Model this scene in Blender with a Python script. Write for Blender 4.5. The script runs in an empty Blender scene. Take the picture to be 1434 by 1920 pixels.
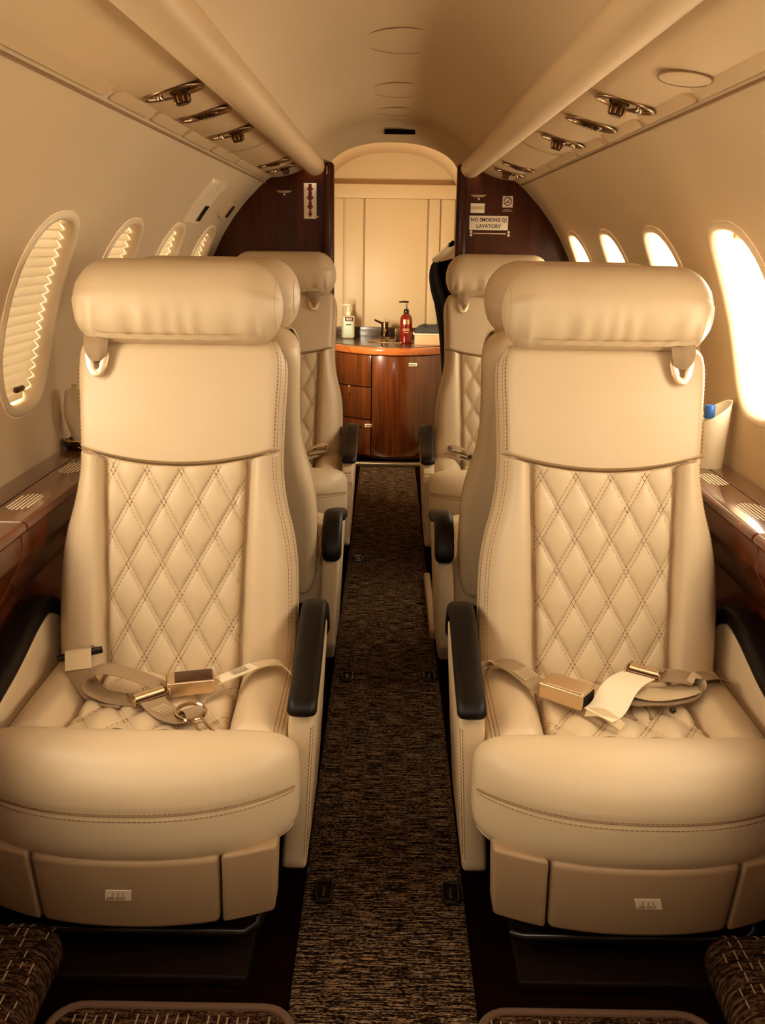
import bpy, bmesh, math, random
import numpy as np
from mathutils import Vector, Matrix, noise
random.seed(7)
C = bpy.context.scene.collection
PI = math.pi
H = 1.28                      # eye height above the aisle floor

# ------------------------------------------------------------------ camera
def srgb(r, g, b):
    f = lambda c: (c/255/12.92) if c/255 <= .04045 else ((c/255+.055)/1.055)**2.4
    return (f(r), f(g), f(b), 1)

cam = bpy.data.cameras.new('camera'); camo = bpy.data.objects.new('camera', cam); C.objects.link(camo)
cam.sensor_fit = 'VERTICAL'; cam.sensor_height = 36; cam.lens = 1800/1920*36; cam.clip_start = .02
vv = Vector((13/1800, 503/1800, -1)).normalized()
uu = Vector((math.sin(math.radians(.9)), math.cos(math.radians(.9)), 0)); uu = (uu - vv*uu.dot(vv)).normalized()
xx = vv.cross(uu)
M = Matrix((xx, vv, uu)).to_4x4(); M.translation = Vector((-.009, 0, H)); camo.matrix_world = M
sc = bpy.context.scene; sc.camera = camo

# ------------------------------------------------------------------ world, lights, exposure
sc.view_settings.view_transform = 'Standard'; sc.view_settings.look = 'None'
sc.view_settings.gamma = 1; sc.view_settings.use_curve_mapping = False
sc.view_settings.exposure = 0.5
w = bpy.data.worlds.new('world'); sc.world = w; w.use_nodes = True
bg = w.node_tree.nodes['Background']; bg.inputs[0].default_value = (1.0, .90, .74, 1); bg.inputs[1].default_value = 11.0
LIGHT = (1.0, .91, .765)
def area(name, loc, rot, sx, sy, power, col=LIGHT, portal=False, spread=None):
    l = bpy.data.lights.new(name, 'AREA'); l.shape = 'RECTANGLE'; l.size = sx; l.size_y = sy
    l.energy = power; l.color = col
    if portal: l.cycles.is_portal = True
    if spread: l.spread = spread
    o = bpy.data.objects.new(name, l); C.objects.link(o); o.location = loc; o.rotation_euler = rot
    return o
# added fill light, out of view, above and ahead of the camera's position
cl_ = area('fill_light', (0, .35, 1.66), (0, 0, 0), .22, .50, 3)
cl_.rotation_euler = Vector((0, .80, -.60)).to_track_quat('-Z', 'X').to_euler()

# ------------------------------------------------------------------ materials
MATS = {}
def newmat(name):
    m = bpy.data.materials.new(name); m.use_nodes = True; MATS[name] = m
    return m, m.node_tree, m.node_tree.nodes['Principled BSDF']
def plain(name, rgb, rough=.5, metal=0, coat=0, bump=0, bscale=300, var=0, spec=.5, trans=0, sub=0, sheen=0):
    m, t, p = newmat(name)
    p.inputs['Base Color'].default_value = srgb(*rgb); p.inputs['Roughness'].default_value = rough
    p.inputs['Metallic'].default_value = metal; p.inputs['Coat Weight'].default_value = coat
    p.inputs['Specular IOR Level'].default_value = spec; p.inputs['Transmission Weight'].default_value = trans
    p.inputs['Sheen Weight'].default_value = sheen
    tc = t.nodes.new('ShaderNodeTexCoord')
    n = t.nodes.new('ShaderNodeTexNoise'); n.inputs['Scale'].default_value = bscale; n.inputs['Detail'].default_value = 3
    t.links.new(tc.outputs['Object'], n.inputs['Vector'])
    if bump:
        b = t.nodes.new('ShaderNodeBump'); b.inputs['Strength'].default_value = bump; b.inputs['Distance'].default_value = .002
        t.links.new(n.outputs['Fac'], b.inputs['Height']); t.links.new(b.outputs['Normal'], p.inputs['Normal'])
    if var:
        n2 = t.nodes.new('ShaderNodeTexNoise'); n2.inputs['Scale'].default_value = 9; n2.inputs['Detail'].default_value = 4
        t.links.new(tc.outputs['Object'], n2.inputs['Vector'])
        mx = t.nodes.new('ShaderNodeMixRGB'); c = srgb(*rgb)
        mx.inputs[1].default_value = tuple(a*(1-var) for a in c[:3]) + (1,)
        mx.inputs[2].default_value = tuple(min(1, a*(1+var)) for a in c[:3]) + (1,)
        t.links.new(n2.outputs['Fac'], mx.inputs[0]); t.links.new(mx.outputs[0], p.inputs['Base Color'])
    return m
plain('leather', (208, 183, 145), .43, bump=.10, bscale=700, var=.03, spec=.5)
plain('leather_skirt', (160, 130, 95), .5, bump=.08, bscale=700, var=.03, spec=.35)  # skirt panels: leather darkened to hold the shade under the cushion overhang
plain('thread', (138, 100, 58), .8)
plain('crease', (140, 106, 66), .8)
plain('black_pad', (15, 7, 4), .45, bump=.05, bscale=500, spec=.22)
plain('black', (20, 6, 2), .6, spec=.1)
plain('black_gloss', (16, 9, 6), .22)
plain('wall', (206, 180, 142), .55, bump=.03, bscale=900, var=.02, spec=.3)
plain('ceiling', (206, 178, 138), .6, bump=.04, bscale=900, var=.015, spec=.25)
plain('plastic', (202, 171, 128), .42, var=.02)
plain('plastic_light', (228, 205, 168), .4)
plain('lav_panel', (214, 188, 144), .45, var=.015)
plain('dull_tan', (176, 146, 104), .6)  # duller tan for the panel joint strips and sticker figures
plain('chrome', (205, 180, 150), .16, metal=1)
plain('steel', (222, 196, 158), .36, metal=1)
plain('bezel_metal', (150, 120, 90), .28, metal=1)
plain('dark_chrome', (96, 70, 48), .25, metal=1)
plain('dark_recess', (48, 28, 16), .5)
plain('webbing', (158, 130, 96), .75, bump=.5, bscale=900)
plain('webbing_light', (214, 188, 146), .7, bump=.3, bscale=900)
plain('tag', (236, 218, 184), .6)
plain('ink', (108, 76, 46), .7)
plain('ink_dark', (62, 26, 16), .7)
plain('red_ink', (120, 14, 8), .6)
plain('sign_white', (232, 212, 178), .55)
plain('stone', (70, 52, 34), .18, bump=.05, bscale=400, var=.3)
plain('amber_bottle', (98, 14, 6), .12, coat=.5)
plain('clear_bottle', (226, 214, 182), .2, trans=.35)
plain('teal_label', (176, 190, 160), .4)
plain('white_plastic', (236, 220, 188), .35)
plain('jacket', (12, 6, 4), 1, spec=.05)
plain('cloth_dark', (52, 48, 44), .95, bump=.6, bscale=200)
plain('cloth_white', (222, 206, 176), .9)
plain('cardboard', (196, 152, 112), .8)
plain('blue_cap', (34, 84, 150), .4)
plain('mat_edge', (92, 64, 42), .9, bump=.6, bscale=500)
plain('brass', (232, 190, 120), .25, metal=1)
def shade_mat():
    m, t, p = newmat('shade')
    p.inputs['Base Color'].default_value = srgb(226, 206, 168); p.inputs['Roughness'].default_value = .8
    tr = t.nodes.new('ShaderNodeBsdfTranslucent'); tr.inputs[0].default_value = srgb(236, 216, 178)
    mx = t.nodes.new('ShaderNodeMixShader'); mx.inputs[0].default_value = .035
    out = t.nodes['Material Output']
    t.links.new(p.outputs[0], mx.inputs[1]); t.links.new(tr.outputs[0], mx.inputs[2]); t.links.new(mx.outputs[0], out.inputs[0])
shade_mat()
def glass_mat():
    m, t, p = newmat('glass')
    tr = t.nodes.new('ShaderNodeBsdfTransparent'); tr.inputs[0].default_value = (.97, .95, .9, 1)
    gl = t.nodes.new('ShaderNodeBsdfGlossy'); gl.inputs['Roughness'].default_value = .03
    mx = t.nodes.new('ShaderNodeMixShader'); mx.inputs[0].default_value = .06
    t.links.new(tr.outputs[0], mx.inputs[1]); t.links.new(gl.outputs[0], mx.inputs[2])
    t.links.new(mx.outputs[0], t.nodes['Material Output'].inputs[0])
glass_mat()
def wood(name, dark, light, rough=.18, coat=.6, scale=(14, 14, 1.2), spec=.5):
    m, t, p = newmat(name)
    tc = t.nodes.new('ShaderNodeTexCoord'); mp = t.nodes.new('ShaderNodeMapping'); mp.inputs['Scale'].default_value = scale
    n = t.nodes.new('ShaderNodeTexNoise'); n.inputs['Scale'].default_value = 2.2; n.inputs['Detail'].default_value = 7; n.inputs['Roughness'].default_value = .62
    n.inputs['Distortion'].default_value = .6
    r = t.nodes.new('ShaderNodeValToRGB'); r.color_ramp.elements[0].position = .3; r.color_ramp.elements[1].position = .72
    r.color_ramp.elements[0].color = srgb(*dark); r.color_ramp.elements[1].color = srgb(*light)
    t.links.new(tc.outputs['Object'], mp.inputs[0]); t.links.new(mp.outputs[0], n.inputs['Vector'])
    t.links.new(n.outputs['Fac'], r.inputs[0]); t.links.new(r.outputs[0], p.inputs['Base Color'])
    p.inputs['Roughness'].default_value = rough; p.inputs['Coat Weight'].default_value = coat; p.inputs['Coat Roughness'].default_value = .08
    p.inputs['Specular IOR Level'].default_value = spec
wood('mahogany', (46, 16, 5), (80, 34, 11), .3, .12, spec=.18)
wood('vanity_wood', (50, 20, 5), (100, 47, 14), .2, .4, (20, 20, 1.0))
wood('vanity_edge', (128, 66, 26), (168, 92, 40), .2, .5, (2, 14, 14))
wood('fascia_wood', (58, 22, 8), (110, 50, 20), .25, .4, (14, 9, 1.0))
wood('ledge_wood', (80, 48, 30), (112, 72, 46), .22, .8, (14, 1.0, 14))
def carpet(name, dark, mid, light, sx, sy, thr):
    m, t, p = newmat(name)
    tc = t.nodes.new('ShaderNodeTexCoord')
    def nz(scl, det, vec):
        mp = t.nodes.new('ShaderNodeMapping'); mp.inputs['Scale'].default_value = vec
        n = t.nodes.new('ShaderNodeTexNoise'); n.inputs['Scale'].default_value = scl; n.inputs['Detail'].default_value = det
        t.links.new(tc.outputs['Object'], mp.inputs[0]); t.links.new(mp.outputs[0], n.inputs['Vector']); return n
    streak = nz(1, 3, (sx*.12, sy, 1)); fine = nz(1, 2, (sx, sy*1.6, 60)); broad = nz(1, 2, (5, 9, 1))
    a = t.nodes.new('ShaderNodeMath'); a.operation = 'MULTIPLY_ADD'; a.inputs[1].default_value = .55
    t.links.new(streak.outputs['Fac'], a.inputs[0])
    b = t.nodes.new('ShaderNodeMath'); b.operation = 'MULTIPLY'; b.inputs[1].default_value = .45
    t.links.new(fine.outputs['Fac'], b.inputs[0]); t.links.new(b.outputs[0], a.inputs[2])
    r = t.nodes.new('ShaderNodeValToRGB'); e = r.color_ramp.elements
    e[0].position = thr-.07; e[0].color = srgb(*dark); e[1].position = thr+.09; e[1].color = srgb(*light)
    k = r.color_ramp.elements.new(thr); k.color = srgb(*mid)
    t.links.new(a.outputs[0], r.inputs[0]); t.links.new(r.outputs[0], p.inputs['Base Color'])
    bm = t.nodes.new('ShaderNodeBump'); bm.inputs['Strength'].default_value = .8; bm.inputs['Distance'].default_value = .004
    t.links.new(a.outputs[0], bm.inputs['Height']); t.links.new(bm.outputs[0], p.inputs['Normal'])
    p.inputs['Roughness'].default_value = 1; p.inputs['Specular IOR Level'].default_value = 0
carpet('aisle_carpet', (16, 8, 4), (36, 23, 14), (138, 110, 82), 160, 330, .5)
carpet('dark_carpet', (14, 4, 1), (19, 6, 2), (28, 11, 5), 160, 330, .55)  # dark floor, kept near black so its colour carries the deep under-seat shade
carpet('mat_carpet', (26, 13, 7), (54, 34, 22), (88, 64, 44), 160, 160, .5)

# ------------------------------------------------------------------ mesh helpers
class MB:
    def __init__(s): s.v = []; s.f = []
    def add(s, vs, fs):
        o = len(s.v); s.v += [tuple(p) for p in vs]; s.f += [tuple(i+o for i in f) for f in fs]; return s
    def grid(s, fn, nu, nv, cu=False, cv=False):
        o = len(s.v); mu = nu if cu else nu+1; mv = nv if cv else nv+1
        for i in range(mu):
            for j in range(mv): s.v.append(tuple(fn(i/nu, j/nv)))
        for i in range(nu):
            for j in range(nv):
                a, b = i % mu, (i+1) % mu; c, d = j % mv, (j+1) % mv
                s.f.append((o+a*mv+c, o+b*mv+c, o+b*mv+d, o+a*mv+d))
        return s
    def box(s, c, d):
        x, y, z = c; a, b, e = d[0]/2, d[1]/2, d[2]/2
        return s.add([(x+i*a, y+j*b, z+k*e) for i in (-1, 1) for j in (-1, 1) for k in (-1, 1)],
                     [(0, 1, 3, 2), (4, 6, 7, 5), (0, 4, 5, 1), (2, 3, 7, 6), (0, 2, 6, 4), (1, 5, 7, 3)])
    def rbox(s, c, d, r, n=3, M=None, fn=None):
        h = [k/2 for k in d]; r = min(r, min(h)*.999)
        ax = []
        for k in h:
            arc = [r*(1-math.tan(PI/4*i/n)) for i in range(n+1)]      # r .. 0 distance from inner
            ax.append([-k + (r - r*math.tan(PI/4*(n-i)/n)) for i in range(n+1)] + [k - (r - r*math.tan(PI/4*(n-i)/n)) for i in range(n, -1, -1)])
        def P(x, y, z):
            q = [max(-h[i]+r, min(h[i]-r, t)) for i, t in enumerate((x, y, z))]
            dlt = Vector((x-q[0], y-q[1], z-q[2]))
            if dlt.length > 1e-9: dlt = dlt.normalized()*r
            p = Vector(q)+dlt
            if M: p = M @ p
            p = (p[0]+c[0], p[1]+c[1], p[2]+c[2])
            return fn(p) if fn else p
        for a in range(3):
            b, e = (a+1) % 3, (a+2) % 3
            for sg in (-1, 1):
                A, Bv = ax[b], ax[e]; o = len(s.v)
                for i in A:
                    for j in Bv:
                        t = [0, 0, 0]; t[a] = sg*h[a]; t[b] = i; t[e] = j; s.v.append(P(*t))
                m = len(Bv)
                for i in range(len(A)-1):
                    for j in range(m-1):
                        f = (o+i*m+j, o+(i+1)*m+j, o+(i+1)*m+j+1, o+i*m+j+1)
                        s.f.append(f if sg > 0 else f[::-1])
        return s
    def tube(s, pts, r, n=8, closed=False, cap=True, rz=None):
        pts = [Vector(p) for p in pts]; m = len(pts); o = len(s.v)
        up = Vector((0, 0, 1)); prev = None
        for i, p in enumerate(pts):
            t = (pts[(i+1) % m]-pts[i-1]) if closed else (pts[min(i+1, m-1)]-pts[max(i-1, 0)])
            t = t.normalized() if t.length > 1e-9 else Vector((0, 1, 0))
            if prev is None:
                a = t.cross(up); a = a if a.length > .1 else t.cross(Vector((1, 0, 0)))
            else: a = prev - t*prev.dot(t)
            a.normalize(); prev = a; b = t.cross(a)
            rr = r[i] if isinstance(r, (list, tuple)) else r
            for k in range(n):
                g = 2*PI*k/n; s.v.append(tuple(p + a*math.cos(g)*rr + b*math.sin(g)*rr))
        for i in range(m if closed else m-1):
            for k in range(n):
                a0, b0 = o+i*n, o+((i+1) % m)*n
                s.f.append((a0+k, a0+(k+1) % n, b0+(k+1) % n, b0+k))
        if cap and not closed:
            s.f.append(tuple(o+k for k in range(n))[::-1]); s.f.append(tuple(o+(m-1)*n+k for k in range(n)))
        return s
    def dashes(s, pts, r=.0009, on=.006, off=.0025):
        pts = [Vector(p) for p in pts]; L = [0]
        for a, b in zip(pts, pts[1:]): L.append(L[-1]+(b-a).length)
        def at(d):
            for i in range(len(L)-1):
                if L[i+1] >= d: return pts[i].lerp(pts[i+1], (d-L[i])/max(1e-9, L[i+1]-L[i]))
            return pts[-1]
        d = 0
        while d < L[-1]:
            e = min(d+on, L[-1])
            if e-d > .001: s.tube([at(d), at(e)], r, 4)
            d += on+off
        return s
    def lathe(s, prof, c, n=24, ax=None):
        def fn(u, v):
            k = v*(len(prof)-1); i = min(int(k), len(prof)-2); q = k-i
            r = prof[i][0]*(1-q)+prof[i+1][0]*q; z = prof[i][1]*(1-q)+prof[i+1][1]*q
            p = Vector((r*math.cos(2*PI*u), r*math.sin(2*PI*u), z))
            if ax: p = ax @ p
            return (c[0]+p.x, c[1]+p.y, c[2]+p.z)
        return s.grid(fn, n, len(prof)-1, cu=True)
    def prism(s, poly, fn, t0, t1):
        n = len(poly); vs = [fn(p, t0) for p in poly]+[fn(p, t1) for p in poly]
        return s.add(vs, [tuple(range(n))[::-1], tuple(range(n, 2*n))]+[(i, (i+1) % n, n+(i+1) % n, n+i) for i in range(n)])
    def ribbon(s, pts, wd, width, th=.0016, sub=6):
        """flat strap along pts; wd = width direction(s)"""
        P = crom([Vector(p) for p in pts], sub)
        W = crom([Vector(d) for d in wd], sub) if isinstance(wd, list) else [Vector(wd)]*len(P)
        m = len(P); N = []
        for i in range(m):
            t = (P[min(i+1, m-1)]-P[max(i-1, 0)]).normalized(); ww = W[i]-t*W[i].dot(t); ww.normalize(); W[i] = ww
            N.append(t.cross(ww).normalized())
        o = len(s.v)
        for i in range(m):
            for a, b in ((-1, -1), (1, -1), (1, 1), (-1, 1)): s.v.append(tuple(P[i]+W[i]*width/2*a+N[i]*th/2*b))
        for i in range(m-1):
            for k in range(4): s.f.append((o+i*4+k, o+i*4+(k+1) % 4, o+i*4+4+(k+1) % 4, o+i*4+4+k))
        s.f.append((o+3, o+2, o+1, o)); e = o+(m-1)*4; s.f.append((e, e+1, e+2, e+3))
        return s
    def bevel(s, amt, seg=2):
        bm = bmesh.new(); vs = [bm.verts.new(p) for p in s.v]
        for f in s.f:
            try: bm.faces.new([vs[i] for i in f])
            except ValueError: pass
        bmesh.ops.recalc_face_normals(bm, faces=bm.faces)
        bmesh.ops.bevel(bm, geom=[e for e in bm.edges if e.is_manifold and e.calc_face_angle(0) > .35], offset=amt, segments=seg, profile=.5, affect='EDGES', clamp_overlap=True)
        bm.verts.index_update(); s.v = [tuple(v.co) for v in bm.verts]; s.f = [tuple(v.index for v in f.verts) for f in bm.faces]; bm.free()
        return s
    def map(s, fn): s.v = [tuple(fn(p)) for p in s.v]; return s
    def build(s, name, mat, parent=None, smooth=40, merge=1e-5):
        me = bpy.data.meshes.new(name)
        bm = bmesh.new(); vs = [bm.verts.new(p) for p in s.v]
        for f in s.f:
            try: bm.faces.new([vs[i] for i in f])
            except ValueError: pass
        if merge: bmesh.ops.remove_doubles(bm, verts=bm.verts, dist=merge)
        bmesh.ops.recalc_face_normals(bm, faces=bm.faces)
        bm.to_mesh(me); bm.free()
        if smooth:
            me.polygons.foreach_set('use_smooth', [True]*len(me.polygons)); me.set_sharp_from_angle(angle=math.radians(smooth))
        me.materials.append(MATS[mat]); o = bpy.data.objects.new(name, me); C.objects.link(o)
        if parent: o.parent = parent
        return o
def crom(P, sub):
    out = []
    for i in range(len(P)-1):
        a, b, c, d = P[max(i-1, 0)], P[i], P[i+1], P[min(i+2, len(P)-1)]
        for k in range(sub):
            t = k/sub
            out.append(.5*((2*b)+(c-a)*t+(2*a-5*b+4*c-d)*t*t+(3*b-a-3*c+d)*t**3))
    out.append(P[-1].copy() if hasattr(P[-1], 'copy') else P[-1]); return out
def empty(name, loc=(0, 0, 0), rz=0, parent=None):
    o = bpy.data.objects.new(name, None); C.objects.link(o); o.location = loc; o.rotation_euler = (0, 0, rz); o.empty_display_size = .05
    if parent: o.parent = parent
    return o
def tag(o, label, cat, group=None):
    o['label'] = label; o['category'] = cat
    if group: o['group'] = group
    return o
def struct(o, label=None):
    o['kind'] = 'structure'
    if label: o['label'] = label
    return o
def interp(tab):
    xs = [a for a, b in tab]; ys = [b for a, b in tab]
    def f(x):
        if x <= xs[0]: return ys[0]
        if x >= xs[-1]: return ys[-1]
        i = max(k for k in range(len(xs)) if xs[k] <= x); i = min(i, len(xs)-2)
        t = (x-xs[i])/(xs[i+1]-xs[i]); a = ys[max(i-1, 0)]; b = ys[i]; c = ys[i+1]; d = ys[min(i+2, len(ys)-1)]
        return .5*(2*b+(c-a)*t+(2*a-5*b+4*c-d)*t*t+(3*b-a-3*c+d)*t**3)
    return f
def text_geo(body, size, align='CENTER'):
    cu = bpy.data.curves.new('lettering', 'FONT'); cu.body = body; cu.size = size; cu.align_x = align; cu.align_y = 'CENTER'; cu.resolution_u = 2; cu.offset = size*.022
    ob = bpy.data.objects.new('lettering', cu); C.objects.link(ob); bpy.context.view_layer.update()
    me = ob.evaluated_get(bpy.context.evaluated_depsgraph_get()).to_mesh()
    vs = [tuple(v.co) for v in me.vertices]; fs = [tuple(p.vertices) for p in me.polygons]
    bpy.data.objects.remove(ob); bpy.data.curves.remove(cu)
    return vs, fs
def lettering(mb, body, size, fn):
    vs, fs = text_geo(body, size); mb.add([fn(x, y) for x, y, z in vs], fs); return mb

# ------------------------------------------------------------------ cabin shell
R0, ZC = .87, H-.41
Y0, YB = -1.1, 4.45
def onw(sg, ph, y, dep=0):
    a = math.radians(ph); r = R0+dep
    if ph < -4: return (sg*(R0*math.cos(math.radians(-4))+dep), y, max(0, ZC+R0*math.sin(math.radians(-4))-(-4-ph)/56*.81))
    return (sg*r*math.cos(a), y, ZC+r*math.sin(a))
WY = [.42, 1.03, 1.645, 2.26, 2.875, 3.49, 4.105]      # window centres along the cabin
PC, PH, WA, WB = 16.5, 19.5, .163, 15.4                # band centre/half height (deg), opening half width (m), half height (deg)
def sup(t, n=2.9):
    c, s_ = math.cos(t), math.sin(t); k = (abs(c)**n+abs(s_)**n)**(-1/n); return c*k, s_*k
def hole(yc, t, off=0):
    c, s_ = sup(t); return yc+c*(WA-off), PC+s_*(WB-math.degrees(off/R0))
floor = MB().box((0, 2.7, -.02), (1.9, 7.8, .04)).build('floor', 'dark_carpet'); struct(floor, 'dark carpet on the cabin floor, coloured near black for the shade under the seats')
NS = 12
struct(MB().box((0, Y0-.02, .9), (1.76, .04, 1.86)).build('wall_front', 'wall'), 'cream forward wall behind the viewpoint')
for sg, nm in ((-1, 'wall_left'), (1, 'wall_right')):
    mb = MB()
    edges = [Y0] + [w_-.3075 for w_ in WY] + [WY[-1]+.3075, YB+.03]
    for lo, hi, n in ((-60, PC-PH, 14), (PC+PH, 52.5, 6)):
        mb.grid(lambda u, v: onw(sg, lo+(hi-lo)*v, Y0+(YB+.03-Y0)*u), 30, n)
    for a, b in ((edges[0], edges[1]), (edges[-2], edges[-1])):
        mb.grid(lambda u, v: onw(sg, PC-PH+2*PH*v, a+(b-a)*u), 4, NS)
    for yc in WY:
        per = []
        for k in range(NS): per.append((-.3075+.615*k/NS, -PH))
        for k in range(NS): per.append((.3075, -PH+2*PH*k/NS))
        for k in range(NS): per.append((.3075-.615*k/NS, PH))
        for k in range(NS): per.append((-.3075, PH-2*PH*k/NS))
        n = len(per); rings = 5
        def fn(u, v, yc=yc):
            dy, dp = per[int(round(u*n)) % n]
            hy, hp = hole(yc, math.atan2(dp/PH, dy/.3075))
            q = v**.8
            return onw(sg, hp+(PC+dp-hp)*q, hy+(yc+dy-hy)*q)
        mb.grid(fn, n, rings, cu=True)
    wl = mb.build(nm, 'wall', smooth=60)
    struct(wl, 'curved cream cabin sidewall lining')
wn = 0
for sg in (-1, 1):
    for yc in WY:
        wn += 1
        side = 'left' if sg < 0 else 'right'
        e = struct(empty('window_%d' % wn, onw(sg, PC, yc)), 'oval cabin window in the %s sidewall' % side)
        inv = Matrix.Translation(-Vector(e.location))
        prof = [(-.012, -.0005), (-.010, -.004), (-.002, -.007), (.006, -.006), (.013, .002), (.017, .02), (.021, .045), (.024, .06)]
        def fr(u, v):
            k = v*(len(prof)-1); i = min(int(k), len(prof)-2); q = k-i
            off = prof[i][0]*(1-q)+prof[i+1][0]*q; dp = prof[i][1]*(1-q)+prof[i+1][1]*q
            y, p = hole(yc, 2*PI*u, off); return inv @ Vector(onw(sg, p, y, dp))
        MB().grid(fr, 64, 14, cu=True).build('window_frame', 'plastic_light', e, 60)
        def pane(dep, off):
            def f(u, v):
                y, p = hole(yc, 2*PI*u, off); y = yc+(y-yc)*v; p = PC+(p-PC)*v
                return inv @ Vector(onw(sg, p, y, dep))
            return f
        MB().grid(pane(.058, .022), 64, 5, cu=True).build('pane', 'glass', e, 60)
        if sg < 0 and yc > 1.8:
            n = 19; mb = MB(); span = WB-1.4
            rows = []
            for k in range(2*n+1):
                p = PC-span+2*span*k/(2*n)
                q = min(.9995, abs(p-PC)/(WB-1.25)); hw = (1-q**2.9)**(1/2.9)*(WA-.0195)
                dep = .020+(.012 if k % 2 else 0)
                rows.append((p, hw, dep))
            def sh(u, v):
                p, hw, dep = rows[int(round(v*2*n))]
                return inv @ Vector(onw(sg, p, yc+hw*(2*u-1), dep))
            MB().grid(sh, 6, 2*n).build('pleated_shade', 'shade', e, 0)
            hb = MB().rbox((0, 0, 0), (.012, .05, .014), .005, 2).map(lambda p: inv @ (Vector(onw(sg, PC-WB+3.2, yc, .012))+Vector(p)))
            hb.build('shade_handle', 'dark_chrome', e)
        else:
            # raised shade cassette edge and its latch at the top of the opening
            MB().rbox((0, 0, 0), (.012, .045, .012), .004, 2).map(lambda p: inv @ (Vector(onw(sg, PC+WB-3.0, yc-.02, .03))+Vector(p))).build('shade_latch', 'dark_chrome', e)
            def casing(u, v):
                p = PC+WB-3.6+2.0*v; q = min(.9995, abs(p-PC)/(WB-1.25)); hw = (1-q**2.9)**(1/2.9)*(WA-.0195)
                return inv @ Vector(onw(sg, p, yc+hw*(2*u-1), .042+.006*math.sin(PI*v)))
            MB().grid(casing, 8, 4).build('shade_casing', 'plastic_light', e)
        pl = area('window_daylight', onw(sg, PC, yc, .075), (0, 0, 0), .34, .48, 1, portal=True)
        d = Vector((-sg*math.cos(math.radians(PC)), 0, -math.sin(math.radians(PC))))
        pl.rotation_euler = d.to_track_quat('-Z', 'X').to_euler()

# ceiling arch, overhead service panels and the two long valance tubes
def ceil_z(x, hwid=.365, z0=1.60, top=.19): return z0+top*max(0, 1-(abs(x)/hwid)**2.3)**.62
def ceil_pt(u, y, hwid=.365, z0=1.60, top=.19):
    a = PI*u; x = -hwid*math.cos(a); return (x, y, ceil_z(x, hwid, z0, top))
mb = MB()
yk = [Y0+(4.30-Y0)*k/14 for k in range(15)]
sec = [(y, .365, 1.60, .19) for y in yk] + [(4.36, .363, 1.60, .188), (4.40, .352, 1.60, .182), (4.425, .33, 1.60, .168), (4.445, .305, 1.598, .14), (4.46, .29, 1.597, .117), (4.50, .285, 1.597, .112)]
mb.grid(lambda u, v: ceil_pt(u, *sec[int(round(v*(len(sec)-1)))]), 40, len(sec)-1)
struct(mb.build('ceiling', 'ceiling', smooth=60), 'cream arched cabin ceiling')
for sg, nm in ((-1, 'left'), (1, 'right')):
    mb = MB()
    def psu(u, v):
        x = .372+(.545-.372)*v; z = 1.600+(1.552-1.600)*v - .012*math.sin(PI*v); return (sg*x, Y0+(4.475-Y0)*u, z)
    mb.grid(psu, 24, 8)
    o = mb.build('trim_1' if sg < 0 else 'trim_2', 'plastic'); struct(o, 'overhead service panel strip on the %s side' % nm)
    for ys in ([3.22] if sg < 0 else [3.16]):
        MB().add([(sg*.374, ys, 1.5965), (sg*.374, ys+.006, 1.5965), (sg*.53, ys+.006, 1.545), (sg*.53, ys, 1.545)], [(0, 1, 2, 3)]).grid(lambda u, v: (sg*(.374+.165*v), ys+.006*u, 1.5985-.048*v-.0125*math.sin(PI*v)-.0006), 1, 8).build('panel_joint', 'dark_recess', o)
    mb = MB()
    n = 20
    def tub(u, v):
        y = Y0+(4.425-Y0)*u; k = 1
        if u > .985: k = math.sqrt(max(.02, 1-((u-.985)/.015)**2))
        a = 2*PI*v; return (sg*(.334+.043*k*math.cos(a)), y, 1.600+.040*k*math.sin(a)-.004)
    us = [i/40*.985 for i in range(41)]+[.985+.015*i/8 for i in range(1, 9)]
    mb.grid(lambda u, v: tub(us[int(round(u*(len(us)-1)))], v), len(us)-1, n, cv=True)
    e = len(mb.v); mb.f.append(tuple(range(e-n, e)))
    struct(mb.build('trim_3' if sg < 0 else 'trim_4', 'plastic'), 'long rounded valance tube along the %s side of the ceiling' % nm)
    mb = None
    rail = struct(empty('trim_5' if sg < 0 else 'trim_6', (0, 0, 0)), 'row of narrow oblong panels along the %s sidewall joint' % nm)
    segs = [(.3, 1.93), (1.98, 2.27), (2.31, 2.62), (2.66, 3.02), (3.06, 3.5), (3.54, 4.40)] if sg < 0 else [(.3, 1.86), (1.90, 2.24), (2.29, 2.62), (2.67, 3.02), (3.06, 3.5), (3.54, 4.40)]
    th = math.radians(33)
    for a, b in segs:
        Mx = Matrix.Rotation(sg*th, 3, 'Y')
        MB().rbox((sg*.535, (a+b)/2, 1.553), (.044, b-a, .014), .0065, 3, M=Mx).build('oblong_panel', 'plastic', rail)
    MB().tube([(sg*.558, Y0, 1.531), (sg*.558, 4.44, 1.531)], .003, 6).build('seam_bead', 'crease', rail)

# flush oval covers
def flush_oval(name, c, nrm, tdir, a, b, mat='ceiling'):
    n = Vector(nrm).normalized(); t = Vector(tdir).normalized(); bt = n.cross(t)
    e = empty(name, c)
    MB().tube([(t*math.cos(2*PI*k/40)*a+bt*math.sin(2*PI*k/40)*b)+n*.0005 for k in range(40)], .0021, 6, closed=True).build('rim', 'crease', e)
    MB().grid(lambda u, v: (t*math.cos(2*PI*u)*a*v+bt*math.sin(2*PI*u)*b*v)+n*(.004-.003*v**6), 40, 6, cu=True).build('cover', mat, e)
    return e
for y, lab in ((2.74, 'flush oval cover in the ceiling nearest the front, largest in view'), (3.57, 'flush oval cover in the ceiling, middle one of the row'), (4.12, 'flush oval cover in the ceiling just before the dark vent')):
    tag(flush_oval('ceiling_cover', (.022, y, 1.7895), (0, 0, -1), (1, 0, 0), .108, .165 if y < 4 else .12), lab, 'ceiling cover', 'ceiling covers')
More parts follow.
